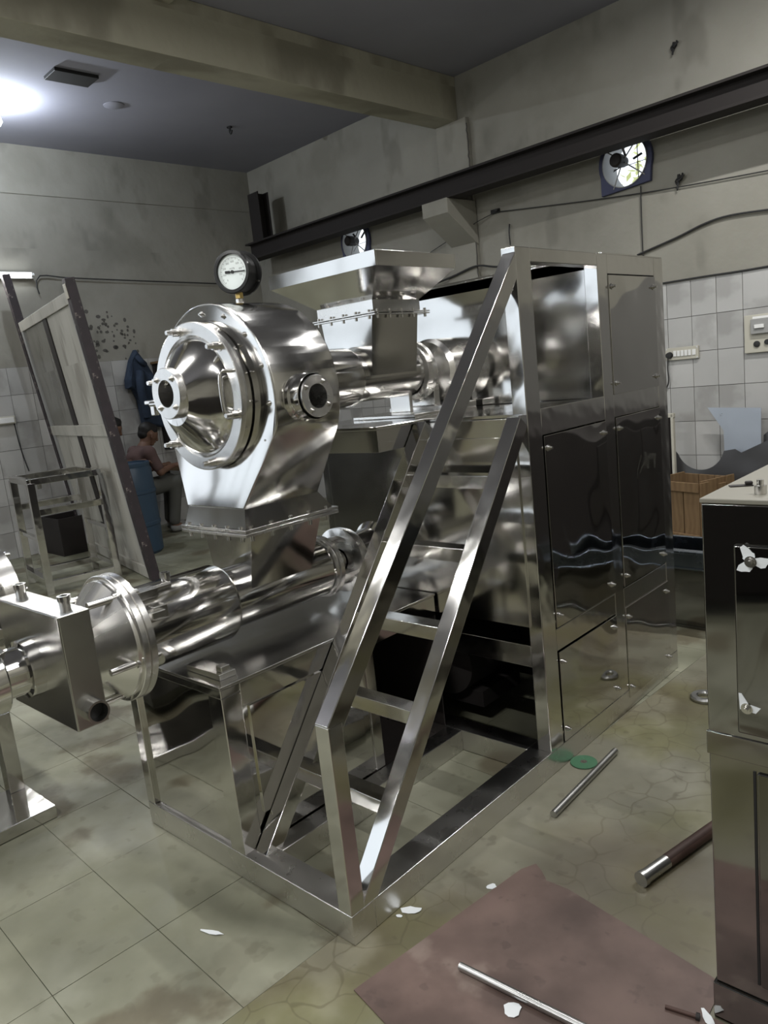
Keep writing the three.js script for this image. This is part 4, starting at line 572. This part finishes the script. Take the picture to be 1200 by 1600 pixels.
function worker(label, X, Z, lift, turn, shirt, trousers) {             // seated and bent forward, facing local -z
  const t = rthing('person', label, 'person', X, 0, Z, turn), y = lift, hip = V(0, 0.58 + y, 0.13), chest = V(0, 0.92 + y, 0.04), neck = V(0, 1.06 + y, -0.05), head = V(0, 1.19 + y, -0.13);
  const sh = (s) => V(s * 0.18, 1.0 + y, -0.01), el = (s) => V(s * 0.22, 0.76 + y, -0.1), wr = (s) => V(s * 0.12, 0.8 + y * 0.9, -0.33), kn = (s) => V(s * 0.14, 0.6 + y * 0.3, -0.31 - (s < 0 ? 0.08 : 0)), an = (s) => V(s * 0.14, 0.1, -0.22 - (s < 0 ? 0.1 : 0)), B = (a, ra, b, rb) => [a, ra, b, rb];
  const body = [B(hip, 0.125, chest, 0.125), B(chest, 0.12, neck, 0.07), B(neck, 0.055, head, 0.055)]; for (const s of [1, -1]) body.push(B(V(s * 0.07, hip.y, hip.z), 0.09, kn(s), 0.062), B(kn(s), 0.058, an(s), 0.04), B(sh(s), 0.06, el(s), 0.045), B(el(s), 0.042, wr(s), 0.028), B(chest, 0.09, sh(s), 0.06), B(an(s), 0.04, V(an(s).x, 0.045, an(s).z - 0.13), 0.03));
  const f = V(0, -0.35, -0.94), upv = V(0, 0.94, -0.35), H2 = (x, u2, fw) => head.clone().add(V(x, 0, 0)).addScaledVector(upv, u2).addScaledVector(f, fw);
  const skull = [B(H2(0, 0.04, -0.02), 0.088, H2(0, 0.02, 0.03), 0.08), B(H2(0, -0.03, 0.04), 0.062, H2(0, -0.085, 0.06), 0.03), B(H2(0, 0.015, 0.1), 0.012, H2(0, -0.03, 0.118), 0.016), B(H2(-0.02, -0.06, 0.093), 0.009, H2(0.02, -0.06, 0.093), 0.009), B(H2(0.088, 0.01, 0), 0.016, H2(0.086, -0.03, 0.005), 0.011), B(H2(-0.088, 0.01, 0), 0.016, H2(-0.086, -0.03, 0.005), 0.011), B(H2(0, -0.1, -0.03), 0.055, H2(0, 0, -0.02), 0.07)];
  const hands = []; for (const s of [1, -1]) { const c = wr(s), o = (x, yy, z) => c.clone().add(V(-s * x, yy, z)), l = [B(o(0, 0, 0), 0.026, o(0, 0, -0.07), 0.03)]; [[-0.03, 0.06], [-0.01, 0.075], [0.01, 0.07], [0.03, 0.055]].forEach(([x, L]) => l.push(B(o(x, 0, -0.085), 0.0095, o(x, -0.006, -0.085 - L * 0.55), 0.009), B(o(x, -0.006, -0.085 - L * 0.55), 0.009, o(x, -0.03, -0.085 - L * 0.9), 0.0075))); l.push(B(o(0.03, 0, -0.03), 0.012, o(0.055, -0.015, -0.07), 0.009)); hands.push(field(l, 0.006, 0.008)); }
  part(t, 'body', [field(body, 0.016, 0.03), field(skull, 0.007, 0.018), ...hands], M.skin);
  part(t, 'hair', [field([B(H2(0, 0.065, -0.035), 0.088, H2(0, 0.06, 0.015), 0.083), B(H2(0, 0.0, -0.06), 0.07, H2(0, 0.05, -0.05), 0.08), B(H2(0, 0.1, 0.05), 0.03, H2(0.03, 0.1, 0.05), 0.03)], 0.009, 0.02)], M.hair);
  for (const s of [1, -1]) part(t, 'eye', [new THREE.SphereGeometry(0.011, 12, 10).translate(...H2(s * 0.03, 0.018, 0.092).toArray())], M.eye);
  const sh2 = [B(hip, 0.14, chest, 0.142), B(chest, 0.135, V(0, 1.02 + y, -0.03), 0.085)]; for (const s of [1, -1]) sh2.push(B(chest, 0.1, sh(s), 0.075), B(sh(s), 0.075, sh(s).lerp(el(s), 0.75), 0.062)); part(t, 'shirt', [field(sh2, 0.014, 0.03)], shirt);
  const tr = [B(V(-0.06, hip.y - 0.03, hip.z), 0.125, V(0.06, hip.y - 0.03, hip.z), 0.125)]; for (const s of [1, -1]) tr.push(B(V(s * 0.07, hip.y - 0.01, hip.z), 0.108, kn(s), 0.082), B(kn(s), 0.08, an(s).setY(0.15), 0.068)); part(t, 'trousers', [field(tr, 0.014, 0.03)], trousers);
  for (const s of [1, -1]) part(t, 'shoe', [field([B(V(an(s).x, 0.06, an(s).z + 0.01), 0.05, V(an(s).x, 0.048, an(s).z - 0.15), 0.042)], 0.01, 0.02)], M.shoe);
  const st = single('stool', lift ? 'wooden stool under the worker farther left' : 'low wooden stool under the worker in the reddish shirt', 'stool', [bx(-0.16, 0.16, 0.42 + y, 0.45 + y, -0.14, 0.16, 0.006), ...[[-0.13, -0.11], [0.13, -0.11], [-0.13, 0.13], [0.13, 0.13]].map(([a, b]) => bx(a - 0.02, a + 0.02, 0.001, 0.42 + y, b - 0.02, b + 0.02))], M.wood2, room(X, 0, Z + 0.13), TH);
  return t;
}
worker('man with black hair in a reddish shirt sitting bent over by the far wall', -6.9, -3.02, 0, 0, M.shirt, M.trousers);
worker('man mostly hidden behind the dark stile of the leaning panel', -6.72, -2.5, 0.13, 0, M.shirt2, M.trousers2);
{ // jacket on the far wall
  const pts = [[-3.401, 2.175], [-3.499, 2.025], [-3.581, 1.819], [-3.6, 1.57], [-3.6, 1.273], [-3.382, 1.33], [-3.378, 1.622], [-3.32, 1.765], [-3.25, 1.785], [-3.255, 1.86], [-3.335, 2.08]];
  const g = new THREE.ExtrudeGeometry(shapeOf(pts.map(([z, y]) => [-z - 3.42, y - 1.27])), { depth: 0.07, bevelEnabled: true, bevelSize: 0.03, bevelThickness: 0.03, bevelSegments: 3, steps: 2 }).rotateY(Math.PI / 2), t = rthing('jacket', 'blue denim jacket hanging on the far wall behind the workers', 'jacket', X0 + 0.09, 1.27, -3.42);
  const p = g.attributes.position; for (let i = 0; i < p.count; i++) p.setX(i, p.getX(i) - 0.03 + 0.02 * Math.sin(40 * p.getZ(i) + 3 * p.getY(i))); g.computeVertexNormals();
  part(t, 'cloth', [g], M.denim); part(t, 'sleeve', [tube([V(0.06, 0.68, 0.02), V(0.1, 0.5, 0.06), V(0.1, 0.3, 0.05), V(0.09, 0.12, 0.03)], 0.055, 10, 30)], M.denim); part(t, 'collar', [tube([V(0.05, 0.86, 0.03), V(0.1, 0.8, 0), V(0.06, 0.76, -0.06)], 0.035, 8, 20)], M.denim);
  const s = rthing('wall_rack', 'dark open rack on the far wall beside the hanging jacket', 'rack', X0 + 0.02, 0.95, -4.1);
  part(s, 'back_board', [bx(0, 0.02, 0, 1.08, -0.5, 0.46)], M.iron); part(s, 'top_shelf', [bx(0, 0.22, 1.08, 1.11, -0.5, 0.48)], M.wood2); part(s, 'shelf', [bx(0.02, 0.2, 0.5, 0.525, -0.5, 0.46)], M.iron); for (const z of [-0.5, 0.44]) part(s, 'side', [bx(0.02, 0.2, 0, 1.08, z, z + 0.02)], M.iron);
  single('picture_card', 'small white card in a dark frame on the rack by the jacket', 'card', [bx(0, 0.008, 0, 0.1, -0.06, 0.06)], M.paper, room(X0 + 0.1, 1.7755, -3.72), TH);
  const b = rthing('workbench', 'dark low workbench in front of the seated worker', 'bench', -7.1, 0, -3.95);
  part(b, 'bench_top', [bx(-0.32, 0.3, 0.7, 0.75, -0.4, 0.42)], M.wood2); for (const [x, z] of [[-0.28, -0.36], [0.26, -0.36], [-0.28, 0.38], [0.26, 0.38]]) part(b, 'leg', [bx(x - 0.03, x + 0.03, 0.001, 0.7, z - 0.03, z + 0.03)], M.iron);
  const v = rthing('bench_vise', 'dark iron vise on the workbench', 'vise', -7.0, 0.75, -3.75); part(v, 'base', [bx(-0.1, 0.1, 0.001, 0.05, -0.1, 0.1)], M.iron); part(v, 'jaw', [bx(-0.07, 0.07, 0.05, 0.2, -0.09, -0.02, 0.01)], M.iron); part(v, 'jaw', [bx(-0.07, 0.07, 0.05, 0.2, 0.02, 0.08, 0.01)], M.iron); part(v, 'screw', [rod(V(0, 0.1, 0.08), V(0, 0.1, 0.2), 0.014, 10), rod(V(-0.08, 0.1, 0.19), V(0.08, 0.1, 0.19), 0.007, 8)], M.bolt);
}
{
  const t = rthing('metal_box', 'dark open metal box on the floor behind the steel stand', 'box', -7.15, 0, -2.15); part(t, 'wall', [bx(-0.25, 0.25, 0.02, 0.42, 0.2, 0.215), bx(-0.25, 0.25, 0.02, 0.42, -0.215, -0.2), bx(-0.25, -0.235, 0.02, 0.42, -0.2, 0.2), bx(0.235, 0.25, 0.02, 0.42, -0.2, 0.2)], M.iron); part(t, 'bottom', [bx(-0.25, 0.25, 0.001, 0.02, -0.215, 0.215)], M.iron);
  const s = rthing('wall_socket', 'grey wall socket box on the far wall tiles at the left edge', 'socket', X0 + 0.012, 1.5, -1.76); part(s, 'box', [bx(0, 0.05, 0, 0.085, -0.12, 0.12, 0.006)], M.cream); part(s, 'cover', [bx(0.05, 0.06, 0.012, 0.072, -0.1, 0.1)], M.white);
  single('ceiling_hatch', 'black plate standing for the dark hatch opening in the ceiling near the bulb', 'hatch', [bx(-0.12, 0.12, -0.02, 0.01, -0.2, 0.2, 0.004)], M.black, room(-5.46, 4.49, -2.23), TH);  // solid black hatch plate stands in for shade inside the opening
  const h = rthing('ceiling_hook', 'small black hook hanging from the ceiling', 'hook', -6.0, 4.5, -4.25); part(h, 'plate', [ly(0, 0, [[-0.012, 0.03], [0, 0.03]], 12)], M.black); part(h, 'hook', [tube([V(0, -0.01, 0), V(0, -0.06, 0), V(0.03, -0.08, 0.01), V(0.05, -0.05, 0.01)], 0.012, 8, 20)], M.black);
  const c = rthing('fan_cup', 'round plastered ceiling cup on the beam at the top edge', 'cup', -3.72, 4.5, -2.17); part(c, 'cup', [ly(0, 0, [[-0.075, 0.001], [-0.07, 0.08], [-0.045, 0.105], [-0.001, 0.11]], 28)], M.beam);
  single('ceiling_rose', 'round grey ceiling rose next to the hatch', 'rose', [ly(0, 0, [[-0.015, 0.001], [-0.013, 0.07], [-0.004, 0.1], [0.0, 0.1]], 28)], M.ceiling, room(-5.95, 4.499, -2.86), TH);
}
// ---------------------------------------------------------------- on the floor
{
  const ctr = V(0.45, 0, -0.25), o = [[0.205, -0.55], [0.23, -0.6], [0.262, -0.58], [0.3, -0.548], [0.375, -0.55], [0.865, -0.455], [0.87, -0.338], [1.5, -0.338], [1.5, 0.4], [0.11, 0.117]].map(([x, z]) => [x - ctr.x, z - ctr.z]);
  single('rubber_mat', 'brown rusty sheet lying flat on the floor in front', 'sheet', [slab(o, 0, 0.003)], M.rust, V(ctr.x, 0.0008, ctr.z));
  const rd = (label, a, b, y, r, extra) => { const m = a.clone().add(b).multiplyScalar(0.5), t = thing('steel_rod', label, 'rod', V(m.x, y, m.z)); const p = a.clone().sub(m).setY(r), q = b.clone().sub(m).setY(r); part(t, 'shaft', [rod(p, q, r, 20)], extra ? M.rustyRod : M.rodSteel); if (extra) extra(t, p, q); return t; };
  rd('thin steel rod lying along the tower base rail', V(0.125, 0, -1.374), V(0.145, 0, -0.855), 0.0008, 0.013);
  rd('rusty steel shaft with a bright machined end by the foreground cabinet', V(0.57, 0, -0.81), V(0.78, 0, -1.75), 0.0008, 0.021, (t, p, q) => { const d = q.clone().sub(p).normalize(); part(t, 'bright_end', [rod(p.clone().addScaledVector(d, -0.11), p, 0.021, 20)], M.rodSteel); part(t, 'end_collar', [rod(p.clone().addScaledVector(d, -0.125), p.clone().addScaledVector(d, -0.108), 0.0235, 20)], M.rodSteel); });
  rd('bright steel rod lying on the brown sheet', V(0.299, 0, -0.104), V(0.68, 0, -0.125), 0.0038, 0.011);
  rd('short bolt lying on the brown sheet corner by the cabinet foot', V(0.781, 0, -0.299), V(0.85, 0, -0.314), 0.0038, 0.005, (t, p, q) => part(t, 'bolt_head', [rod(q, q.clone().addScaledVector(q.clone().sub(p).normalize(), 0.009), 0.0095, 6)], M.iron));
  const gd = thing('green_disc', 'green grinding disc leaning flat against the tower base rail', 'disc', V(0.053, 0.0008, -1.246)); part(gd, 'disc', [ly(0, 0, [[0.001, 0.012], [0.001, 0.052], [0.003, 0.053], [0.005, 0.052], [0.005, 0.012]], 40)], M.green); part(gd, 'hub', [ly(0, 0, [[0.001, 0.007], [0.006, 0.007], [0.006, 0.013], [0.001, 0.013]], 24)], M.bolt);
  const rg = thing('steel_ring', 'flat steel ring lying on the floor beside the foreground cabinet', 'ring', V(0.237, 0.0008, -2.03)); part(rg, 'ring', [ly(0, 0, [[0, 0.03], [0, 0.06], [0.012, 0.062], [0.02, 0.055], [0.02, 0.035], [0.012, 0.03], [0, 0.03]], 36)], M.rodSteel);
  seed = 77;
  const scrap = (label, x, z, y, l, w, turn) => { const n = 11, o2 = []; for (let i = 0; i < n; i++) { const a = i / n * 6.283, r = rr(0.7, 1.05); o2.push([r * l * Math.cos(a), r * w * Math.sin(a)]); } const g = slab(o2, 0, 0.0008), p = g.attributes.position; for (let i = 0; i < p.count; i++) p.setY(i, p.getY(i) + 0.003 * Math.max(0, Math.sin(p.getX(i) * 40))); return single('paper_scrap', label, 'paper', [g], M.paper, V(x, y, z), turn); };
  scrap('white paper scrap at the front base rail below the ladder', 0.035, -0.205, 0.0012, 0.04, 0.018, 0.5); scrap('tiny white paper shred beside the paper scrap at the base rail', 0.022, -0.165, 0.0012, 0.012, 0.007, 0.2);
  scrap('small white paper scrap at the upper corner of the brown sheet', 0.175, -0.43, 0.0012, 0.018, 0.014, 0.9); scrap('white paper scrap on the brown sheet beside the bright rod', 0.484, -0.075, 0.0042, 0.026, 0.026, 0.3); scrap('narrow white paper strip on the greenish slabs at lower left', -0.399, 0.216, 0.0012, 0.046, 0.009, 0.35); scrap('white scrap at the foot of the foreground cabinet', 0.872, -0.33, 0.0042, 0.03, 0.012, -0.8);
}

renderer.render(scene, camera);
